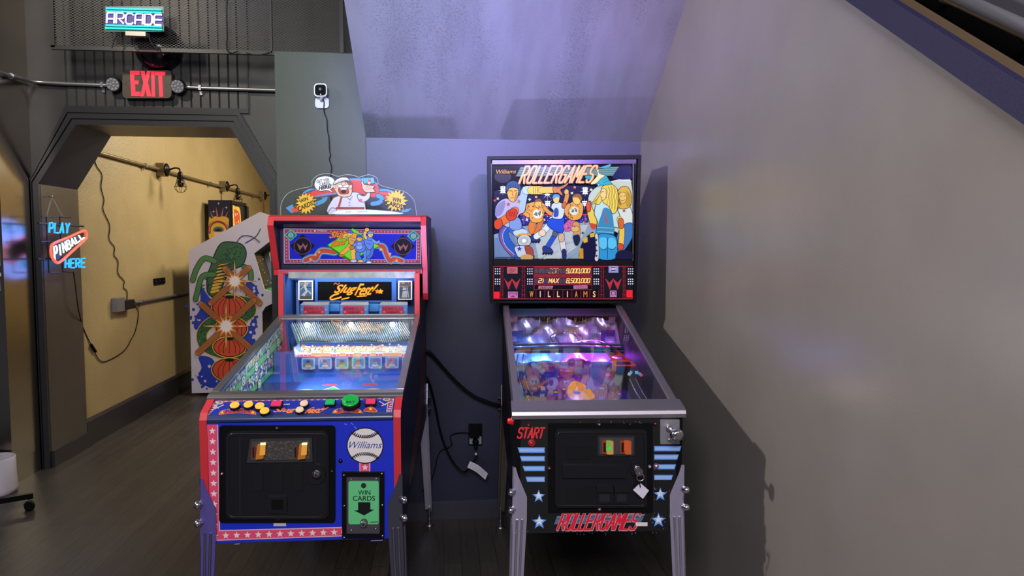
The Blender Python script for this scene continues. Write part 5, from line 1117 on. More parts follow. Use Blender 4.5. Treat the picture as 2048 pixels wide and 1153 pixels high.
for y, t in ((.2, .64), (.36, .64), (.52, .64), (.68, .64), (.84, .64), (.3, .08), (.55, .08), (.8, .08)):
    z = zb_(y) + (zt_(y) - zb_(y)) * t
    for r, c in ((.024, '2a3a50'), (.021, 'e8f0e8'), (.013, '3a4a60'), (.009, 'e8f0f0')): A.ell(y, z, r, r * .85, c)
for k in range(9): y = .17 + k * .09; A.stroke([(y, zb_(y)), (y, zt_(y))], .0016, '205040')
m.obj('crowd_wall', BM)
m = MB(); m.box(sw - .0215, sw - .0205, yy0, yy1, SPZ(.1), SPZ(.1) + .09, M('3a5a9a', r=.5)); m.obj('side_wall', BM)
BLU2 = M('2a4f96', r=.4)
m = MB(); m.box(-.285, .285, 1.17, 1.19, 1.0, 1.40, BLU2); m.box(-.2915, -.284, .955, 1.17, 1.0, 1.38, BLU2); m.box(-.272, -.258, 1.10, 1.12, 1.0, 1.38, M('5a7ab8', r=.3)); m.prism([(-.255, .93, 1.00), (-.255, .93, 1.10), (-.255, 1.0, 1.10), (-.255, 1.0, 1.00)], (.51, 0, 0), M('24407c', r=.4)); m.obj('inner_cabinet', BM)
# ribbed ramp
m = MB(); RIB = M('b8ccd0', r=.25, m=.35); n_ = 52
ra, rb = (.90, 1.168), (.80, 1.098)
for i in range(n_):
    xa = -.215 + i * .0095; sl_ = -.03
    m.tube([(xa + (-.028 if 1 else 0), ra[0], ra[1]), (xa, (ra[0] + rb[0]) / 2, (ra[1] + rb[1]) / 2 + .004), (xa + .028, rb[0], rb[1] + 0.008 * math.sin(i * .28))], .0026, RIB, 6)
m.prism([(-.25, ra[0], ra[1] - .006), (.265, ra[0], ra[1] - .006), (.285, rb[0], rb[1] - .006), (-.20, rb[0], rb[1] - .006)], (0, 0, -.003), M('6a8a94', r=.4)); m.obj('ribbed_ramp', BM)
for x in (-.09, .11):
    m = MB(); m.prism([(x, .815, SPZ(.8)), (x + .016, .815, SPZ(.8)), (x + .020, .815, 1.085), (x + .008, .815, 1.085)], (0, .003, 0), M('c8d8e0', r=.3)); m.obj('ramp_support', BM)
# players row
rowO = V3((0, .735, 1.03)); rowN = V3((0, -.9, .45)).normalized(); C3 = CROPS['E3']
m = MB(); ps = [FS.hit(C3[0] + x / C3[2], C3[1] + y / C3[2], rowO, rowN) for x, y in ((170, 1000), (200, 985), (235, 940), (1600, 938), (1620, 985), (1560, 1120), (180, 1120))]
for p in ps: p.x = max(-.285, min(.285, p.x))
m.prism(ps, tuple(-rowN * .006), M('7fa8d8', r=.3))
A = Art(m, FS, rowO, rowN, 'E3', r=.35)
A.poly([(180, 1000), (240, 1060), (1580, 1060), (1575, 1085), (190, 1100)], 'dce6f0'); A.poly([(240, 942), (1590, 940), (1588, 980), (250, 1000)], '2a4fa8')
b0 = A.L + 1; A.L += 12
for i in range(52):
    x = 280 + i * 24 + random.uniform(-8, 8); y = 1010 + random.uniform(-20, 20); c = random.choice(['f0d84a', 'f0e080', 'e8c83c', 'e8e8e0', '70b0c0', 'e09a50'])
    A.ell(x, y + 14, 22, 28, c, b0 + (i % 6) * .3, n=8); A.ell(x + random.uniform(-14, 14), y + 4, 8, 14, random.choice(['d87a4a', '2a3a70', 'f8f0c0']), b0 + 2 + (i % 6) * .3, n=6, rot=random.uniform(0, 90))
    A.ell(x, y - 28, 12, 14, random.choice(['e8b878', 'd8a060']), b0 + 4 + (i % 6) * .3, n=8); A.ell(x, y - 36, 13, 8, random.choice(['2a3f8a', 'b03030', 'f0f0f0', '30405a']), b0 + 6 + (i % 6) * .3, n=8)
A.poly([(220, 1090), (1570, 1078), (1568, 1110), (220, 1118)], 'c8566a'); 
for i in range(26): A.star(240 + i * 52, 1102 - i * .5, 9, 'e8e0e8', l=A.L + 1)
A.L += 2
for x, w_, t in ((510, 120, 'DOUBLE'), (780, 40, None), (965, 50, None), (1160, 36, None), (1400, 116, 'SINGLE')):
    A.rect(x - w_, 1066, x + w_, 1108, 'e0c890'); A.rect(x - w_ + 8, 1072, x + w_ - 8, 1102, 'c89a58')
m.obj('player_row', BM)
m = MB(); m.box(-.285, .285, .75, .79, SPZ(.75), 1.06, BLU2); m.obj('row_stand', BM)
FTG = Face(FS, .70, 'C5')
for i in range(7):                                                  # tip-up target cards
    x0 = 885 + i * 146; y0 = 508 - i * 2; x1 = x0 + 116; y1 = y0 + 100
    m = MB(); xr_ = FTG.at(x1, y0).x
    if xr_ > .286: x1 = x0 + 30
    m.prism([FTG.at(*p) for p in rrect(x0, y0, x1, y1, 14)], (0, .005, 0), M('b4cce4', r=.3, e=.3))
    A = Art(m, FS, (0, .70, 0), (0, -1, 0), 'C5', e=.3)
    if x1 - x0 > 100:
        A.poly(rrect(x0 + 12, y0 + 10, x1 - 12, y1 - 18, 8), '4a8ad0'); cx = x0 + 58; hc = ['2a3a7a', '3a4ab0', '2a2a30', '303a4a', 'b0402a', 'c03030'][i]
        A.blob([(cx - 30, y0 + 80), (cx - 18, y0 + 58), (cx + 18, y0 + 58), (cx + 32, y0 + 80)], ['d8c890', 'd8d8e0', 'c8b080', 'c0c8d8', 'e0e0e0', 'd8d0d8'][i], out=('1c2030', 2)); A.ell(cx, y0 + 46, 17, 18, ['c8a070', 'd0a888', 'b89068', 'a8886c', 'd0b090', 'd8a888'][i], out=('1c2030', 2)); A.ell(cx, y0 + 31, 19, 10, hc, out=('101420', 2)); A.stroke([(cx - 22, y0 + 36), (cx + 4, y0 + 36)], 4, hc)
        A.ell(cx - 6, y0 + 44, 3, 3, '101010'); A.ell(cx + 6, y0 + 44, 3, 3, '101010'); A.stroke([(cx - 6, y0 + 55), (cx + 6, y0 + 54)], 3, '6a3020'); A.stroke([(cx - 18, y1 - 9), (cx + 18, y1 - 9)], 4, '5a6a88')
    else: A.rect(x0 + 8, y0 + 10, x1, y1 - 18, '4a8ad0')
    m.obj('target_card', BM)
# back display: score panel, photo cards, home run targets
FD = Face(FS, 1.09, 'E3')
YS = 1.05; FDs = Face(FS, YS, 'E3'); PBL = M('24509c', r=.35)
m = MB(); FDs.rplate(m, 436, 140, 1450, 440, 3, .006, PBL, .006); FDs.rplate(m, 470, 180, 1392, 412, 2, .001, M('0d0c0e', r=.15), 0); FDs.plate(m, [(105, 140), (1690, 140), (1690, 175), (105, 160)], .004, PBL, .02)
A = Art(m, FS, (0, YS - .001, 0), (0, -1, 0), 'E3', e=1.0, r=.2)
OR1, OR2 = '8a3c10', 'f5a02c'
for dx, dy, cc, ee in ((-8, 6, OR1, .6), (-8, -4, OR1, .6), (8, 6, OR1, .6), (8, -4, OR1, .6), (-3, 2, OR2, 1.0), (3, 2, OR2, 1.0), (0, -2, OR2, 1.0)):
    A.text('Slug', [(668 + dx, 350 + dy), (920 + dx, 343 + dy), (978 + dx, 218 + dy), (698 + dx, 218 + dy)], cc, 0, .35, e=ee); A.text('Fest!', [(930 + dx, 349 + dy), (1145 + dx, 342 + dy), (1228 + dx, 210 + dy), (972 + dx, 202 + dy)], cc, 0, .35, e=ee)
A.stroke([(730, 328), (665, 350), (628, 380), (640, 402), (690, 394), (760, 372)], 20, OR2, smooth=4); A.stroke([(770, 400), (860, 378)], 16, OR2); A.stroke([(960, 364), (1078, 356)], 12, OR2); A.stroke([(672, 214), (690, 194), (720, 216), (742, 196)], 10, 'd0603a')
A.star(1215, 300, 36, 'd87a1c', inner=.5); A.star(1254, 302, 38, OR2, inner=.5)
m.obj('score_display', BM)
FP2 = Face(FS, 1.055, 'E3')
for x0, x1, y0, y1, kind in ((230, 412, 165, 408, 0), (1472, 1646, 168, 404, 1)):
    m = MB(); FP2.rplate(m, x0, y0, x1, y1, 4, .003, M('dcdcd8', r=.4))
    A = Art(m, FS, (0, 1.052, 0), (0, -1, 0), 'E3', r=.3, e=.15); w_ = x1 - x0
    A.rect(x0 + 14, y0 + 14, x1 - 14, y1 - 12, '5a86b0' if kind == 0 else '4a5a70'); A.confetti([(x0 + 16, y0 + 75), (x1 - 16, y0 + 75), (x1 - 16, y0 + 16), (x0 + 16, y0 + 16)], 40, ['c8a078', 'e0c8a0', '907050', 'd8d0c0'], 5, 9); A.rect(x0 + 14, y1 - 48, x1 - 14, y1 - 12, '6a6458')
    if kind == 0:
        A.rect(x0 + 14, y0 + 80, x1 - 14, y0 + 92, '28405a'); A.stroke([(300, 350), (330, 296), (318, 260), (310, 225)], 26, 'e8eaec', smooth=3); A.stroke([(272, 352), (306, 318), (328, 300)], 14, 'e8eaec'); A.stroke([(330, 300), (358, 300), (384, 330)], 15, 'e8eaec', smooth=3); A.stroke([(310, 236), (276, 256), (262, 276)], 11, 'e0e2e4'); A.stroke([(320, 222), (344, 206), (352, 196)], 11, 'e0e2e4'); A.ell(320, 204, 13, 14, 'd8a880'); A.ell(320, 196, 15, 8, 'e8e8ec')
    else:
        for px_, c in ((1540, 'd8dce4'), (1585, 'c8d0dc'), (1560, 'e4e6ea')): A.stroke([(px_ - 16, 372), (px_ - 6, 320), (px_, 260)], 18, c, smooth=3); A.stroke([(px_ + 18, 370), (px_ + 10, 320), (px_, 270)], 16, c, smooth=3); A.ell(px_, 232, 13, 15, 'd0a080'); A.ell(px_, 222, 15, 8, '3a4a80')
        A.stroke([(1510, 300), (1600, 280)], 9, '3a3050')
    m.obj('player_photo', BM)
FH = Face(FS, 1.0, 'E3')
for k, (x0, x1) in enumerate(((255, 605), (748, 1100), (1236, 1590))):
    m = MB(); FH.rplate(m, x0, 468, x1, 600, 4, .02, M('3a78b8', r=.35), .02)
    ps = [FH.at(x0 - 6, 468), FH.at(x1 + 6, 468), FH.at(x1 - 10, 440, .04), FH.at(x0 + 16, 440, .04)]; m.poly(ps[::-1] if 0 else ps, M('a8a8a4', r=.3, m=.7))
    A = Art(m, FS, (0, 1.0, 0), (0, -1, 0), 'E3', r=.3, e=.3); c0 = x0 + 32
    A.poly(rrect(x0 + 34, 482, x0 + 304, 598, 10), 'd03a5c'); A.text('HOME RUN', [(x0 + 50, 534), (x0 + 288, 532), (x0 + 288, 500), (x0 + 50, 502)], '1c1420', .012)
    A.text('WHEN LIT', [(x0 + 100, 574), (x0 + 238, 572), (x0 + 238, 550), (x0 + 100, 552)], '5a1020', .02)
    for x in (x0 + 62, x0 + 276): A.ell(x, 558, 13, 10, 'e8a0b0')
    for x in (x0 + 14, x0 + 322): A.ell(x, 530, 7, 7, 'c0d8e8')
    m.obj('home_run_target', BM)
FHm = Face(FS, 1.03, 'E3')
for x0, x1 in ((612, 742), (1108, 1230)):
    m = MB(); FHm.rplate(m, x0, 455, x1, 550, 6, .01, M('3470b0', r=.35), .01); m.obj('divider_block', BM)
m = MB(); FT = Face(FS, .975, 'E3'); m.prism([FT.at(105, 58), FT.at(1690, 55), FT.at(1690, 135), FT.at(105, 138)], (0, .02, 0), mixmat('light diffuser strip', (150, 160, 165), (190, 198, 200), 30, .3, .7, .3, .5)); m.obj('metal_strip', BM)
# head: side wings, red top and bottom rails, marquee
HW = .347
HP = [(.93, 1.60), (.945, 1.632), (.975, 1.640), (1.40, 1.640), (1.40, 1.27), (1.08, 1.255), (1.045, 1.262), (1.03, 1.29), (1.018, 1.40), (.962, 1.53)]
for s in (-1, 1):
    xa, xb = (-HW, -.324) if s < 0 else (.324, HW)
    hp = HP if s > 0 else [(y, max(z, 1.375)) for y, z in HP]
    m = MB(); m.prism([(xa, y, z) for y, z in hp], (xb - xa, 0, 0), NAVYM)
    if s > 0:
        A = SideArt(m, xb, 1); A.ell(1.15, 1.45, .07, .07, '8a90b8')
    w_ = m.obj('head_wing', BM)
    ed = [HP[i] for i in (3, 2, 1, 0, 9, 8)] + ([HP[i] for i in (7, 6, 5)] if s > 0 else [(1.02, 1.376)])
    g = MB(); xm = (xa + xb) / 2 + (0 if s < 0 else .001); hwid = .0135 if s < 0 else .0115
    for i in range(len(ed) - 1):
        pass
    n_ = [];
    for i, p in enumerate(ed):
        a, b = ed[max(0, i - 1)], ed[min(len(ed) - 1, i + 1)]; d = V3((b[0] - a[0], b[1] - a[1], 0)).normalized(); n_.append((p[0] - abs(0) + (-d.y * -1) * 0 + (d.y) * .007, p[1] - d.x * .007))
    for i in range(len(ed) - 1):
        g.prism([(xm - hwid, *ed[i]), (xm - hwid, *ed[i + 1]), (xm - hwid, *n_[i + 1]), (xm - hwid, *n_[i])], (2 * hwid, 0, 0), REDTRIM)
    g.obj('red_trim', w_)
m = MB(); FR = Face(FS, .935, 'C4')
m.prism([(-.324, .935, 1.618), (-.324, .935, 1.638), (-.324, .955, 1.645), (-.324, .975, 1.645), (-.324, .975, 1.618)], (.648, 0, 0), REDTRIM); m.obj('top_rail', BM, .003)
m = MB(); m.prism([(-.324, .985, 1.380), (-.324, .985, 1.400), (-.324, 1.02, 1.400), (-.324, 1.02, 1.380)], (.648, 0, 0), M('a83a50', r=.4)); m.obj('bottom_rail', BM, .003)
m = MB(); hx = .324; m.box(-hx, hx, 1.04, 1.07, 1.385, 1.618, NAVYM); m.prism([(-hx, .975, 1.618), (-hx, 1.04, 1.618), (-hx, 1.04, 1.585), (-hx, .985, 1.606)], (2 * hx, 0, 0), M('1a1c40', r=.3)); m.prism([(-hx, 1.0, 1.394), (-hx, 1.04, 1.394), (-hx, 1.04, 1.408), (-hx, 1.0, 1.402)], (2 * hx, 0, 0), NAVYM); m.box(-hx, hx, 1.06, 1.40, 1.622, 1.638, NAVYM); m.obj('head', BM)
m = MB(); YQ = 1.026; A0 = Face(FS, YQ, 'C4')
m.prism([A0.at(*p) for p in ((136, 474), (1164, 486), (1160, 740), (138, 735))], (0, .012, 0), M('0c1470', e=.2, r=.2))
A = Art(m, FS, (0, YQ, 0), (0, -1, 0), 'C4', e=.62, r=.2)
A.poly([(138, 474), (1164, 484), (1160, 740), (140, 735)], 'b0a0c8'); A.poly([(145, 479), (1158, 489), (1154, 735), (147, 730)], '94405c'); A.poly([(176, 504), (1132, 512), (1128, 710), (178, 706)], 'd0c0d8'); A.poly([(181, 508), (1128, 516), (1124, 706), (183, 702)], '1a24c0')
for i in range(38):
    x = 190 + i * 25
    if 355 < x < 470: pass
    else: A.star(x, 492 + i * .24, 7.5, 'c89ab0', l=12)
    A.star(x, 719 + i * .05, 7.5, 'c89ab0', l=12)
for i in range(8): A.star(161, 535 + i * 24, 7.5, 'c89ab0', l=12); A.star(1142, 545 + i * 23, 7.5, 'c89ab0', l=12)
A.ell(372, 492, 8, 6, 'd8c8d8'); A.text('Williams', [(386, 497), (462, 498), (464, 484), (390, 484)], 'd8c8d8', .01, .2)
for x, y in ((192, 523), (1105, 530)): A.poly([(x - 48, y), (x, y - 44), (x + 48, y), (x, y + 44)], '5ab098'); A.poly([(x - 38, y), (x, y - 35), (x + 38, y), (x, y + 35)], '1f6a64'); A.ell(x, y, 20, 20, '7fb0b8'); A.stroke([(x - 8, y - 16), (x - 3, y), (x - 9, y + 16)], 2, '2a5a60'); A.stroke([(x + 8, y - 16), (x + 3, y), (x + 9, y + 16)], 2, '2a5a60')
for x, y in ((280, 604), (1026, 608)):
    A.poly([(x - 92, y), (x, y - 88), (x + 92, y), (x, y + 88)], '15142c', e=.4); A.ell(x, y, 66, 64, '7a5058'); A.ell(x, y, 62, 60, '17162a', e=.4)
    for q in ([(-42, -20), (-14, 2), (4, -16), (0, 4), (-20, 34)], [(0, -24), (22, 2), (42, -20), (20, 34), (2, -6)]): A.poly([(x + a, y + b) for a, b in q], '9a5a64')
def ribbon(pts, w, c1, c2, c3):
    A.stroke(pts, w, c2, smooth=5); A.stroke(pts, w * .68, c3, smooth=5); A.stroke(pts, w * .56, c1, smooth=5)
ribbon([(300, 712), (350, 690), (378, 700), (400, 660), (430, 640), (520, 650)], 56, 'b84a44', '3f8ac8', 'd8b070'); ribbon([(1020, 716), (960, 700), (930, 716), (900, 660), (880, 610), (820, 600)], 52, 'b84a44', '3f8ac8', 'd8b070')
for x, y in ((340, 704), (376, 668), (404, 650), (862, 632), (930, 664), (980, 712)): A.star(x, y, 15, 'e8a850')
A.poly([(462, 600), (650, 472), (852, 612), (640, 716), (570, 690)], '3a7a1c'); A.poly([(468, 596), (655, 474), (848, 606), (640, 706)], '6ee02c')
A.text('Slug', [(470, 566), (606, 552), (624, 478), (484, 494)], '8a3a14', .06, .3, e=.4); A.text('Slug', [(474, 562), (602, 548), (618, 482), (488, 498)], 'f08a30', .03, .3)
A.text('fest', [(486, 618), (600, 596), (622, 540), (500, 562)], '8a3a14', .06, .3, e=.4); A.text('fest', [(490, 614), (596, 592), (616, 544), (504, 566)], 'f08a30', .03, .3)
DKB = '14205a'
def limb(pts, w_, c): A.stroke(pts, w_ + 6, DKB, smooth=4); A.stroke(pts, w_, c, smooth=4)
limb([(650, 570), (620, 620), (580, 655), (570, 672)], 30, 'f0a83c'); limb([(668, 590), (656, 650), (660, 700)], 30, 'f4b44a'); A.ell(570, 676, 20, 10, 'd8742c', out=(DKB, 3)); A.ell(660, 716, 24, 12, 'b8c8f0', out=(DKB, 3))
A.blob([(620, 520), (650, 505), (690, 520), (696, 570), (664, 600), (628, 586)], 'f0a23a', out=(DKB, 4)); limb([(626, 530), (600, 520), (588, 540)], 18, 'f4b850'); A.ell(632, 510, 20, 20, 'f4c878', out=(DKB, 3)); A.blob([(612, 506), (620, 490), (646, 490), (654, 506)], '5068d0', out=(DKB, 3))
limb([(700, 640), (690, 680), (712, 712)], 30, '4a80d8'); limb([(740, 640), (752, 690), (730, 716)], 28, '5a90e0'); A.blob([(670, 570), (700, 556), (744, 566), (752, 620), (724, 650), (684, 644), (664, 610)], '5a7ce0', out=(DKB, 4)); A.blob([(682, 584), (716, 578), (728, 616), (700, 632), (680, 616)], '8fa8f0', out=(DKB, 2)); limb([(676, 590), (652, 610)], 20, '6a90e8'); A.ell(648, 616, 17, 15, 'c87a30', out=(DKB, 3)); A.ell(704, 548, 22, 22, 'f0b850', out=(DKB, 3)); A.blob([(680, 546), (690, 522), (720, 524), (730, 548), (716, 540), (696, 540)], '3a58c8', out=(DKB, 3)); A.ell(712, 718, 22, 10, 'f0c048', out=(DKB, 3))
limb([(775, 620), (768, 680), (774, 720)], 26, '5a80d8'); limb([(800, 620), (792, 670), (770, 690)], 22, '4a70c8'); A.blob([(742, 540), (776, 526), (806, 548), (808, 600), (780, 634), (752, 612), (740, 570)], '6488e4', out=(DKB, 4)); limb([(800, 560), (830, 580), (848, 572)], 18, '7a9cf0'); limb([(752, 545), (742, 515), (756, 492)], 18, 'f4c060'); A.ell(786, 520, 20, 19, 'f4c870', out=(DKB, 3)); A.blob([(766, 512), (776, 494), (802, 496), (810, 512)], '7a94e8', out=(DKB, 3)); A.ell(760, 484, 18, 14, 'f0c048', out=(DKB, 3)); A.ell(774, 726, 20, 8, 'd8e0f4', out=(DKB, 3))
for x, y in ((640, 512), (712, 550), (790, 522)): A.stroke([(x - 6, y), (x + 6, y + 2)], 3, DKB)
for q in ([(636, 540), (680, 552)], [(640, 560), (676, 574)], [(690, 600), (740, 596)], [(760, 560), (800, 566)], [(756, 584), (796, 592)]): A.stroke(q, 3, '2040a0')
m.obj('marquee', BM)
def sw_(p): return FS.o + FS.u * p[0] + FS.v * p[1] + V3((0, 0, p[2]))
for x in (-.17, .02, .20): light('cabinet_lamp', 'POINT', tuple(sw_((x, .86, 1.176))), None, .22, (.85, .95, 1), .012)
light('display_lamp', 'AREA', tuple(sw_((0, 1.0, 1.375))), tuple(sw_((0, 1.06, 1.0))), 1.6, (.9, .95, 1), .5, sy=.03)
light('glass_bounce_uplight', 'SPOT', tuple(sw_((.22, .36, 1.015))), tuple(sw_((.75, 1.2, 2.4))), 60, (.50, .50, 1), .03, 90, .6)  # added spot, stands in for light thrown up off the glass onto the soffit
light('left_inner_lamp', 'POINT', tuple(sw_((-.05, .5, 1.075))), None, 2.6, (.9, .97, 1), .02)
light('front_inner_lamp', 'POINT', tuple(sw_((.1, .26, 1.02))), None, .4, (.9, .95, 1), .02)
# topper
YT = 1.10; FT4 = Face(FS, YT, 'C4')
otl = smooth_loop([(118, 366), (122, 290), (170, 215), (260, 178), (345, 160), (352, 118), (400, 76), (480, 66), (540, 86), (600, 74), (660, 78), (700, 92), (770, 74), (830, 96), (856, 150), (960, 180), (1050, 206), (1110, 270), (1128, 372)], 4, False)
m = MB(); zb = 1.632; P = [FT4.at(*p) for p in otl]; P = [V3((P[0].x, YT, zb))] + P + [V3((P[-1].x, YT, zb))]; m.prism(P, (0, .004, 0), ACRYLIC)
tp = m.obj('topper', BM)
m = MB(); m.tube(P, .0016, M('9aa4a8', r=.2), 6); m.obj('acrylic_edge', tp)
m = MB(); A = Art(m, FS, (0, YT - .001, 0), (0, -1, 0), 'C4', r=.4); SKIN = 'd8b498'
def rb(pts, w):
    A.stroke(pts, w + 8, '1c2440', smooth=5); A.stroke(pts, w, '3a8ac8', smooth=5)
A.poly([(150, 320), (205, 290), (230, 350), (196, 362)], '3a8ac8', out=('1c2440', 4)); A.poly([(190, 330), (240, 300), (300, 350), (210, 352)], 'c8402c')
rb([(290, 215), (330, 190), (380, 190)], 22); rb([(380, 290), (430, 270), (450, 240), (400, 225)], 30)
A.blob([(280, 225), (330, 195), (420, 165), (540, 120), (640, 105), (760, 110), (840, 140), (860, 230), (810, 250), (700, 220), (560, 225), (440, 240), (330, 250)], '1c2440'); A.blob([(290, 226), (340, 200), (420, 172), (540, 128), (640, 112), (760, 118), (832, 144), (850, 224), (800, 240), (700, 212), (560, 216), (440, 232), (330, 244)], 'c8302c')
A.stroke([(380, 182), (540, 122), (640, 108), (760, 112), (836, 142)], 13, '3a8ac8', smooth=4); A.stroke([(380, 236), (480, 216), (560, 214)], 11, '3a8ac8', smooth=4)
A.blob([(850, 196), (900, 190), (950, 210), (940, 250), (880, 260), (856, 236)], 'c8302c', out=('1c2440', 4)); rb([(800, 290), (850, 280), (870, 250), (840, 230)], 30); rb([(858, 188), (910, 190), (960, 206)], 16); A.poly([(1020, 330), (1098, 322), (1060, 352), (1010, 356)], '3a8ac8', out=('1c2440', 4))
for x, y in ((306, 286), (974, 266)):
    A.star(x, y, 96, '1a160c', 16, .6, jit=.1); A.star(x, y, 84, 'd8b01c', 16, .68, jit=.08)
A.text('WIN', [(262, 286), (324, 264), (314, 236), (250, 262)], '161208', .03); A.text('CARDS!!', [(250, 348), (374, 292), (368, 256), (238, 314)], '161208', .03)
A.text('WIN', [(945, 272), (1010, 284), (1014, 252), (950, 238)], '161208', .03); A.text('CARDS!!', [(896, 296), (1044, 336), (1046, 300), (900, 262)], '161208', .03)
A.blob([(368, 140), (390, 98), (450, 84), (504, 98), (524, 140), (500, 176), (488, 182), (506, 208), (462, 190), (410, 196), (376, 172)], 'dcdcea', out=('1c2030', 4))
A.text('GIT YER', [(386, 138), (482, 118), (480, 96), (382, 116)], '14141c', .02); A.text('CARDS', [(410, 158), (484, 142), (480, 120), (404, 136)], '14141c', .02); A.text('HERE!', [(400, 190), (498, 172), (494, 142), (398, 160)], '14141c', .05, .2)
# vendor
A.blob([(474, 366), (500, 260), (545, 232), (640, 204), (700, 210), (735, 250), (750, 330), (746, 366)], 'c4c6e0', out=('1c2030', 5)); A.blob([(470, 366), (494, 322), (530, 330), (530, 366)], 'b8bad8', out=('1c2030', 4))
A.blob([(690, 220), (740, 232), (770, 200), (784, 214), (776, 250), (740, 276), (700, 268)], 'c4c6e0', out=('1c2030', 5)); A.poly([(540, 316), (562, 240), (580, 234), (556, 320)], 'a02c30'); A.rect(528, 314, 740, 332, '8a2834'); 
for y in (256, 280, 300): A.ell(628, y, 5, 5, '8088b0', 90)
A.stroke([(610, 240), (632, 262), (650, 236)], 5, '6a6e98'); A.ell(712, 262, 14, 9, 'd0566a')
A.blob([(508, 160), (530, 130), (580, 120), (630, 140), (648, 180), (640, 226), (600, 240), (552, 232), (530, 204)], SKIN, out=('1c1820', 4)); A.ell(518, 160, 12, 16, SKIN, out=('1c1820', 3)); A.ell(636, 162, 14, 20, SKIN, out=('1c1820', 3)); A.blob([(612, 130), (640, 124), (652, 140), (636, 152), (620, 146)], '6a3a20')
A.blob([(548, 176), (580, 158), (616, 176), (622, 210), (590, 218), (556, 212)], 'a82028', out=('1c1820', 4)); A.blob([(566, 200), (590, 182), (604, 204), (584, 214)], '1c0c10'); A.poly([(560, 176), (590, 170), (612, 178), (606, 184), (566, 184)], 'f0f0f4')
A.ell(566, 158, 26, 13, 'd8d8dc', out=('1c1820', 3)); A.ell(602, 158, 26, 13, 'd8d8dc', out=('1c1820', 3)); A.ell(584, 142, 16, 14, 'dcb090', out=('1c1820', 3)); A.stroke([(548, 132), (566, 128)], 5, '3a2418'); A.stroke([(598, 126), (618, 130)], 5, '3a2418')
A.blob([(506, 146), (530, 112), (570, 94), (612, 96), (630, 120), (600, 118), (560, 128), (530, 142)], 'd8d8e4', out=('1c1820', 5)); A.stroke([(520, 138), (570, 116), (624, 112)], 5, '8a8ea8', smooth=3)
for k in range(5): x = 715 + k * 18; A.poly([(x, 104 - k * 1.5), (x + 22, 94), (x + 30, 138), (x + 4, 142)], '4a9ad0', out=('1c2440', 3))
A.blob([(716, 130), (728, 122), (736, 142), (752, 150), (790, 154), (818, 160), (804, 176), (820, 200), (790, 204), (750, 204), (728, 180), (722, 150)], SKIN, out=('1c1820', 4)); A.ell(776, 132, 14, 16, 'c8a080', out=('1c1820', 3)); A.blob([(764, 122), (776, 108), (790, 122), (784, 128)], 'a82028'); A.stroke([(750, 182), (800, 178)], 3, '6a4030'); A.stroke([(750, 166), (798, 164)], 3, '6a4030')
A.blob([(520, 352), (560, 338), (700, 334), (820, 338), (960, 350), (1000, 366), (520, 366)], 'e4f0f0', e=.85, out=('a8c0c8', 4)); A.stroke([(600, 352), (640, 350)], 6, '9ab8b8'); A.stroke([(690, 350), (760, 348)], 6, '9ab8b8')  # white glow at the topper base, put into the tray print as emission
m.obj('printed_art', tp)
# legs
for sx in (-1, 1):
    leg_parts(BM, sx * sw, 0, sx, -1, M('6a5fb0' if sx < 0 else '4a4a58', r=.35, m=.6), M('8a86a4', r=.2, m=.9))  # left leg's purple light is put into its base colour
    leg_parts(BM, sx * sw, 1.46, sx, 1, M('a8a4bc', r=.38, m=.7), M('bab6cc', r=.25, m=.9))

# ================================================================== BACK ROOM MACHINES
YC = 7.17; FI = Face(WORLD, YC, 'C3')
IM = thing('arcade_cabinet', 'white arcade cabinet with green, blue and orange side art seen through the archway', 'arcade machine', (-2.0, YC, 0)); io = V3((-2.0, YC, 0))
S_ = [(97, 352), (106, 338), (470, 142), (600, 184), (586, 262), (526, 294), (440, 360), (494, 548), (566, 572), (566, 606), (500, 640), (482, 668), (484, 1120), (115, 1109)]
base = [FI.at(*p) - io for p in S_]
zmin = min(p.z for p in base)
for p in base:
    if p.z < .06: p.z = .03
WHITEP = M('c4bccd', r=.35, coat=.2); m = MB(); m.prism(base, (0, .02, 0), WHITEP)
class OffArt(Art):
    def pt(s, p, lay): return Art.pt(s, p, lay) - io
A = OffArt(m, WORLD, (0, YC, 0), (0, -1, 0), 'C3', r=.4)
BLUE_ = '2238a8'; GRN = '2f5a36'; DK_ = '10180f'; GLD = 'd8a83c'; ORG_ = 'c8482a'; BRN = '8a4a26'
random.seed(11)
for q in ([(160, 530), (205, 590), (240, 620), (230, 690), (180, 720), (140, 760), (124, 740), (135, 690), (160, 640)], [(400, 510), (440, 520), (462, 560), (440, 600), (400, 600)], [(380, 790), (440, 700), (456, 730), (430, 800), (450, 830), (400, 880), (370, 850)], [(150, 900), (220, 910), (260, 990), (290, 1060), (200, 1060), (140, 1010), (165, 960)], [(240, 540), (300, 560), (300, 600), (240, 600)]): A.blob(q, BLUE_)
for cx, cy, sx, sy, n in ((150, 640, 36, 60, 26), (150, 720, 34, 40, 20), (430, 560, 40, 46, 22), (430, 740, 34, 60, 26), (165, 1000, 36, 60, 26), (240, 1060, 50, 30, 20)):
    for i in range(n): A.ell(cx + random.gauss(0, sx * .6), cy + random.gauss(0, sy * .6), *(2 * [random.uniform(3, 9)]), random.choice([BLUE_, BLUE_, 'c4bccd']), 20 + i * .3, n=8)
A.L = 30
def sband(pts, w):
    A.stroke(pts, w + 12, GLD, smooth=6); A.stroke(pts, w + 4, DK_, smooth=6); A.stroke(pts, w, GRN, smooth=6)
    sp2 = smooth_loop(pts, 10, False); l0 = A.L + 1; A.L += 8; kk = 0
    for x, y in sp2:
        for k in range(3): A.ell(x + random.uniform(-w, w) * .4, y + random.uniform(-w, w) * .4, 4, 3, random.choice(['1c3a22', '4a7a48', '16281a']), l0 + (kk % 26) * .26, n=6); kk += 1
sband([(250, 560), (330, 600), (410, 620), (420, 670), (350, 705), (230, 715), (170, 770), (180, 840), (260, 880), (390, 905)], 46)
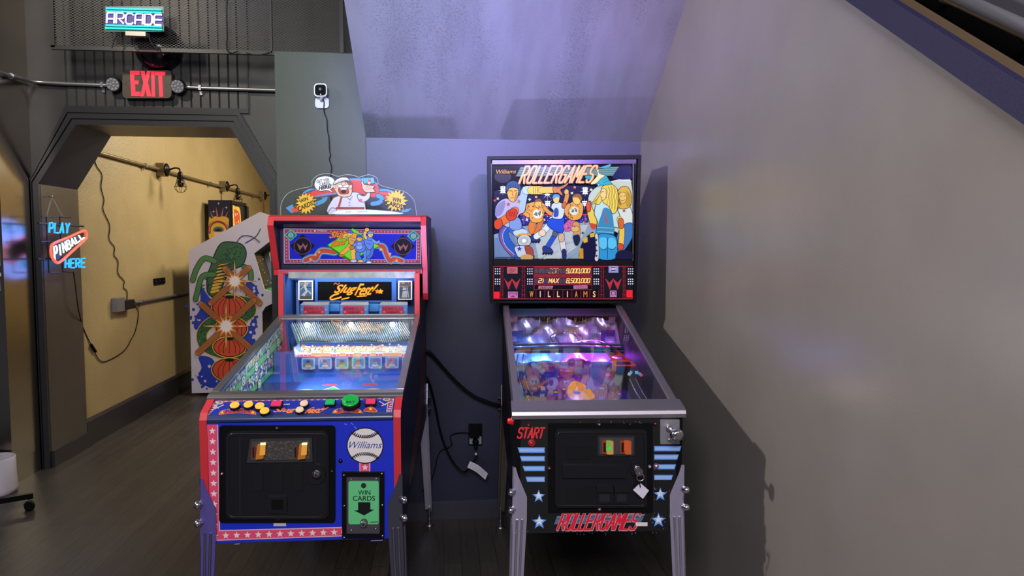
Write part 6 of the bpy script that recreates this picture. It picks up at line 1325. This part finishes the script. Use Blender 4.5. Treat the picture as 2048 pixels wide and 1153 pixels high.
A.blob([(330, 300), (270, 305), (235, 360), (215, 420), (196, 480), (196, 560), (230, 590), (270, 580), (280, 520), (320, 450), (380, 420), (400, 360), (380, 315)], GRN, out=(DK_, 5))
l0 = A.L + 1; A.L += 8
for i in range(170):
    t = random.random(); A.ell(350 - 150 * t + random.uniform(-35, 35), 330 + 200 * t + random.uniform(-20, 20), 5, 4, random.choice(['1c3a22', '3f6a3e', '16281a']), l0 + (i % 26) * .26, n=6)
for i in range(9): A.blob([(215 + i * 4, 570 - i * 18), (255 + i * 6, 560 - i * 18), (258 + i * 7, 546 - i * 17), (215 + i * 6, 552 - i * 17)], 'd8a83c', out=(DK_, 2.5))
for L_ in ([(235, 400), (180, 385), (140, 440), (120, 500)], [(230, 470), (170, 480), (145, 560), (135, 600)], [(390, 430), (420, 450), (425, 490)]): A.stroke(L_, 30, DK_, smooth=5); A.stroke(L_, 24, '4a7a44', smooth=5)
for L_ in ([(350, 300), (380, 268), (430, 272), (470, 300)], [(395, 305), (450, 270), (475, 230)]): A.stroke(L_, 5, '3c3450', smooth=6)
for x, y, rx, ry in ((312, 640, 90, 62), (322, 752, 82, 58), (312, 850, 84, 52), (312, 968, 90, 60)):
    A.ell(x, y, rx + 6, ry + 5, GLD, n=28); A.ell(x, y, rx + 1, ry, DK_, n=28); A.ell(x, y, rx - 4, ry - 4, ORG_, n=28)
    for k in (-.7, -.4, 0, .4, .7): A.stroke([(x + rx * k * .3, y - ry * .9), (x + rx * k * .9, y - ry * .1), (x + rx * k * .9, y + ry * .6)], 4, '5a1a10', smooth=4)
    A.ell(x, y - ry * .82, 22, 8, DK_)
for (a, b) in (((215, 620), (412, 436)), ((290, 440), (470, 620)), ((165, 625), (436, 868)), ((148, 880), (440, 606))):
    A.stroke([a, b], 34, '5a2c14'); A.stroke([a, b], 28, 'b87038')
    for o_ in (-9, -3, 3, 9):
        dx, dy = b[0] - a[0], b[1] - a[1]; L_ = math.hypot(dx, dy); A.stroke([(a[0] - dy / L_ * o_, a[1] + dx / L_ * o_), (b[0] - dy / L_ * o_, b[1] + dx / L_ * o_)], 2.4, '6a3418')
for x, y, r in ((340, 505, 118), (295, 740, 132)):
    A.star(x, y, r, '6a3a14', 4, .12); A.star(x, y, r * .93, 'e8c070', 4, .10); A.star(x, y, r * .55, '8a3a24', 12, .5); A.star(x, y, r * .5, 'd89a50', 12, .5); A.star(x, y, r * .28, 'f0e4e8', 12, .7)
m.obj('side_panel', IM)
m = MB(); m.prism([p + V3((0, .59, 0)) for p in base], (0, .02, 0), WHITEP); m.obj('side_panel', IM)
ins = lambda x, y: FI.at(x, y, .02) - io
m = MB(); BL_ = M('141418', r=.4)
for q in ([(104, 356), (470, 150), (586, 188), (575, 258), (520, 280), (410, 365), (468, 560), (540, 580), (540, 604), (484, 636), (468, 670), (468, 1100), (120, 1100)],):
    P = [ins(*p) for p in q]
    for p in P: p.z = max(p.z, .04)
    m.prism(P, (0, .57, 0), BL_)
m.obj('body', IM)
m = MB(); a, b = ins(416, 378), ins(462, 540); d = V3((.012, 0, .004))
m.poly([a + d + V3((0, .08, 0)), b + d + V3((0, .08, 0)), b + d + V3((0, .50, 0)), a + d + V3((0, .50, 0))], M('0e1410', e=.0, r=.1)); q = lambda s, t: a.lerp(b, t) + d * 1.2 + V3((0, .08 + .42 * s, 0))
for k in range(14): s_, t_ = random.random(), random.random(); m.poly([q(s_, t_), q(s_, min(1, t_ + .03)), q(min(1, s_ + .04), min(1, t_ + .03)), q(min(1, s_ + .04), t_)], M(random.choice(['e04048', '50d070']), e=1.0))
m.obj('screen', IM)
m = MB(); a, b = ins(468, 556), ins(540, 578)
m.poly([a + V3((.0, 0, .004)), b + V3((0, 0, .004)), b + V3((0, .57, .004)), a + V3((0, .57, .004))], M('3a7a50', r=.4)); m.obj('control_panel', IM)
# second pinball machine behind it
p = Yx(417, 440, -2.60); YP = p.y; xb0 = -2.60; FE = Face(WORLD, YP, 'E1'); xf = FE.at(815, 200).x; ztop = FE.at(300, 72).z
P2 = thing('pinball_machine', 'dark pinball machine with spiked crown-like side art, back room, behind the white cabinet', 'pinball machine', (xb0, YP, 0)); po = V3((xb0, YP, 0))
m = MB(); m.box(0, xf - xb0 - .02, 0,   .60, 1.22, ztop, M('14163a', r=.4)); 
class OA2(Art):
    def pt(s, p, lay): return Art.pt(s, p, lay) - po
A = OA2(m, WORLD, (0, YP, 0), (0, -1, 0), 'E1', r=.4)
for x, y in ((475, 155), (672, 262), (346, 365)): A.star(x, y, 42, 'd8d8f0', 4, .22)
for pts in ([(245, 340), (380, 560), (330, 580)], [(405, 235), (470, 480), (425, 490)], [(600, 240), (575, 480), (530, 490)], [(728, 345), (660, 520), (600, 560)]): A.poly(pts, 'b86a6a')
A.blob([(230, 520), (300, 540), (380, 480), (480, 500), (590, 480), (690, 510), (740, 560), (735, 720), (720, 1000), (460, 1100), (230, 1050)], 'd8a83c', out=('3a2a10', 8)); A.stroke([(240, 900), (250, 760), (340, 650), (470, 620), (600, 660), (690, 760), (700, 860)], 70, '8a2420', smooth=5); A.stroke([(232, 880), (262, 730), (350, 625), (470, 592), (610, 636), (710, 770)], 8, 'e8d8a0', smooth=5)
A.blob([(330, 830), (400, 760), (540, 760), (610, 830), (560, 880), (380, 880)], '3a5a6a'); A.blob([(380, 850), (470, 800), (560, 850), (470, 870)], '101418'); A.poly([(360, 900), (520, 890), (430, 980), (350, 1010)], 'd8b8a0')
m.obj('backbox', P2)
FX = xf - xb0 - .02
def fx(x, y):
    p = WORLD.on(400 + x / 12.8, 395 + y / 12.8, 0, xf - .02); return p - po
m = MB(); pa = [fx(818, 120), fx(1310, 205)]; y1_ = min(.72, fx(1330, 300).y)
m.box(FX, FX + .02, 0, .60, ztop - .035, ztop, BL_); m.box(FX, FX + .02, 0, .03, 1.22, ztop - .035, BL_); m.box(FX, FX + .02, .69,   .60, 1.22, ztop - .035, BL_); m.obj('front_frame', P2)
m = MB(); m.box(FX, FX + .004, .03, .57, 1.40, ztop - .04, M('0e1024', r=.2))
class XA(Art):
    def __init__(s, mb, e): s.mb = mb; s.N = V3((1, 0, 0)); s.L = 1; s.e = e; s.r = .2
    def pt(s, p, lay): return V3((FX + .004, p[0], p[1])) + s.N * (lay * .0002)
A = XA(m, .8); zt2 = ztop - .06
A.blob([(.04, zt2 - .02), (.2, zt2), (.38, zt2 - .03), (.40, 1.62), (.36, 1.42), (.05, 1.42), (.04, 1.6)], 'e8b84a'); A.blob([(.12, zt2 - .06), (.25, zt2 - .04), (.36, zt2 - .1), (.33, 1.68), (.2, 1.66)], 'd8502a'); A.blob([(.05, 1.45), (.12, 1.7), (.18, 1.5)], '5ac060'); A.blob([(.18, 1.44), (.28, 1.62), (.36, 1.45)], 'e8d8a0'); A.blob([(.42, 1.5), (.44, 1.62), (.47, 1.48)], 'd8e0e8')
A.confetti([(.05, 1.42), (.40, 1.42), (.38, zt2), (.06, zt2)], 50, ['f0d060', 'd84028', '70c860', 'f0f0d0', 'a03020'], .008, .022)
m.obj('backglass', P2)
m = MB(); m.prism([(.10, .08, .60), (1.35, .08, .55), (1.35, .08, .94), (.10, .08, 1.20)], (0, .56, 0), M('14163a', r=.4)); m.obj('cabinet', P2)
for x, y in ((.12, .09), (.12, .63), (1.33, .09), (1.33, .63)):
    m = MB(); m.prism([(x - .02, y - .02, .78), (x + .02, y - .02, .78), (x + .02, y + .02, .78), (x - .02, y + .02, .78)], (0, 0, -.78), STEEL); m.obj('leg', P2)

# ================================================================== OUTLET, CABLES, TAG
F3 = Face(WORLD, YB, 'D3')
ol = thing('wall_outlet', 'black double outlet plate on the dark wall between the two machines', 'outlet', (F3.at(345, 503).x, YB, F3.at(345, 503).z)); oo = V3((F3.at(345, 503).x, YB, F3.at(345, 503).z))
m = MB(); m.prism([F3.at(*p) - oo for p in rrect(314, 453, 377, 554, 4)], (0, -.006, 0), M('0c0c0e', r=.3)); m.obj('cover_plate', ol, .001)
m = MB(); m.prism([F3.at(*p) - oo + V3((0, -.006, 0)) for p in rrect(318, 510, 373, 546, 4)], (0, -.004, 0), M('8a8a9c', r=.4)); m.obj('socket', ol, .001)
ch_ = tag(MB().prism([F3.at(*p, -.007) for p in rrect(316, 474, 362, 508, 5)], (0, -.035, 0), M('0a0a0c', r=.35)).obj('power_adapter', bevel=.003), 'small black power adapter plugged into the upper socket of the wall outlet', 'adapter')
m = MB(); m.tube(smooth_loop([tuple(F3.at(x, y, dy)) for x, y, dy in ((316, 490, -.03), (280, 490, -.02), (240, 502, -.012), (230, 520, -.01), (238, 548, -.01), (215, 566, -.01), (188, 576, -.01), (172, 608, -.01), (160, 660, -.01), (140, 720, -.01), (100, 760, -.02))], 5, False), .0028, M('08080a', r=.5), 6); m.obj('cable', ch_)
CB = M('09090c', r=.4); c1 = thing('power_cable', 'thick black power cable looping from the baseball machine down to the outlet plug', 'cable')
m = MB(); m.tube(smooth_loop([tuple(F3.at(x, y, dy)) for x, y, dy in ((95, 200, -.05), (125, 235, -.06), (145, 290, -.05), (165, 380, -.04), (180, 460, -.04), (200, 530, -.04), (230, 595, -.05), (262, 638, -.06), (290, 657, -.07), (312, 640, -.08), (330, 612, -.08), (344, 590, -.07), (346, 560, -.055))], 6, False), .0055, CB, 8); m.obj('cord', c1)
m = MB(); c = F3.at(345, 530, -.010); m.lathe(c, (0, -1, 0), [(0, .016), (.022, .018), (.034, .015), (.038, .006)], CB, 18); m.tube([F3.at(345, 534, -.034), F3.at(345, 556, -.05)], .008, CB, 10); m.tube([F3.at(345.5, 572, -.062), F3.at(345.5, 582, -.066)], .0066, M('c8ccd8', r=.4), 10); m.obj('plug', c1)
for k, dz in enumerate((0, .011)):
    o = MB().tube(smooth_loop([tuple(F3.at(x, y + k * 4, -.05 - dz)) for x, y in ((96, 116), (126, 112), (150, 130), (195, 182), (240, 232), (290, 280), (340, 316), (400, 342), (450, 356), (500, 366))], 6, False), .005, CB, 8).obj('power_cable'); tag(o, ('upper' if k == 0 else 'lower') + ' of the twin black cables sagging from the baseball machine to the black pinball machine', 'cable', 'twin cables between the machines')
m = MB(); P = smooth_loop([tuple(F3.at(x, y, dy)) for x, y, dy in ((312, 618, -.088), (350, 634, -.10), (392, 672, -.092))], 4, False); w_ = (F3.at(320, 600) - F3.at(308, 628)) * .5
vs = []
for q in P: vs += [V3(q) + w_, V3(q) - w_, V3(q) - w_ + V3((0, .0012, 0)), V3(q) + w_ + V3((0, .0012, 0))]
n_ = len(P); m.add(vs, [(4 * i + j, 4 * i + (j + 1) % 4, 4 * i + 4 + (j + 1) % 4, 4 * i + 4 + j) for i in range(n_ - 1) for j in range(4)] + [(0, 1, 2, 3), (4 * n_ - 4, 4 * n_ - 3, 4 * n_ - 2, 4 * n_ - 1)], M('e0deee', r=.6))
for i in range(5):
    a, b = V3(P[1]).lerp(V3(P[-2]), 0), V3(P[-2]); o_ = w_ * (.6 - .3 * i) + V3((0, -.0012, 0)); m.tube([V3(q) + o_ for q in P[1:-1]], .0005, M('8a88a0'), 4, False)
tg = m.obj('paper_tag'); tag(tg, 'curled white printed warning tag hanging on the cable below the outlet', 'tag')

# ================================================================== CHAIR BASE AND BIN AT LEFT
ca_ = WORLD.on(59, 1021, 2, 0); hub = ca_ + V3((-.33, -.22, 0))
OC = thing('rolling_chair', 'black rolling chair with five-star caster base, only one arm in view at far left', 'chair', (hub.x, hub.y, 0)); BLK = M('0c0c0e', r=.35)
aim = math.atan2(ca_.y - hub.y, ca_.x - hub.x); LA = math.hypot(ca_.x - hub.x, ca_.y - hub.y)
m = MB()
for k in range(5):
    t = aim + k * 2 * math.pi / 5; d = V3((math.cos(t), math.sin(t), 0)); n = V3((-d.y, d.x, 0)); 
    m.prism([d * .03 + n * .026 + V3((0, 0, .082)), d * (LA + .02) + n * .014 + V3((0, 0, .066)), d * (LA + .02) - n * .014 + V3((0, 0, .066)), d * .03 - n * .026 + V3((0, 0, .082))], (0, 0, .03), BLK)
m.lathe((0, 0, .07), (0, 0, 1), [(0, .045), (.06, .045), (.07, .03)], BLK); m.obj('base', OC, .003)
for k in range(5):
    t = aim + k * 2 * math.pi / 5; d = V3((math.cos(t), math.sin(t), 0)); n = V3((-d.y, d.x, 0)); c = d * LA; m = MB()
    for s in (-1, 1): m.lathe(c + n * s * .006 + V3((0, 0, .026)), n * s, [(0, .026), (.014, .026), (.018, .02)], BLK, 18)
    m.cyl(c + V3((0, 0, .03)), c + V3((0, 0, .07)), .008, STEEL, 10); m.obj('caster', OC)
MB().lathe((0, 0, .13), (0, 0, 1), [(0, .024), (.2, .024), (.2, .014), (.32, .014)], M('8a8a90', r=.3, m=.8)).obj('column', OC)
MB().lathe((0, 0, .44), (0, 0, 1), [(0, .13), (.02, .16), (.06, .16), (.075, .13)], BLK, 32).obj('seat', OC)
bc = V3((WORLD.on(27, 950, 1, 4.46).x - .116, 4.47, 0))
BN = thing('waste_bin', 'small white round plastic bin on the floor at the left edge behind the chair base', 'bin', (bc.x, bc.y, 0))
MB().lathe((0, 0, 0), (0, 0, 1), [(.0, .105), (.006, .112), (.03, .118), (.12, .113), (.215, .112), (.22, .109), (.215, .106), (.02, .106)], M('d6d0dc', r=.45), 36).obj('body', BN)
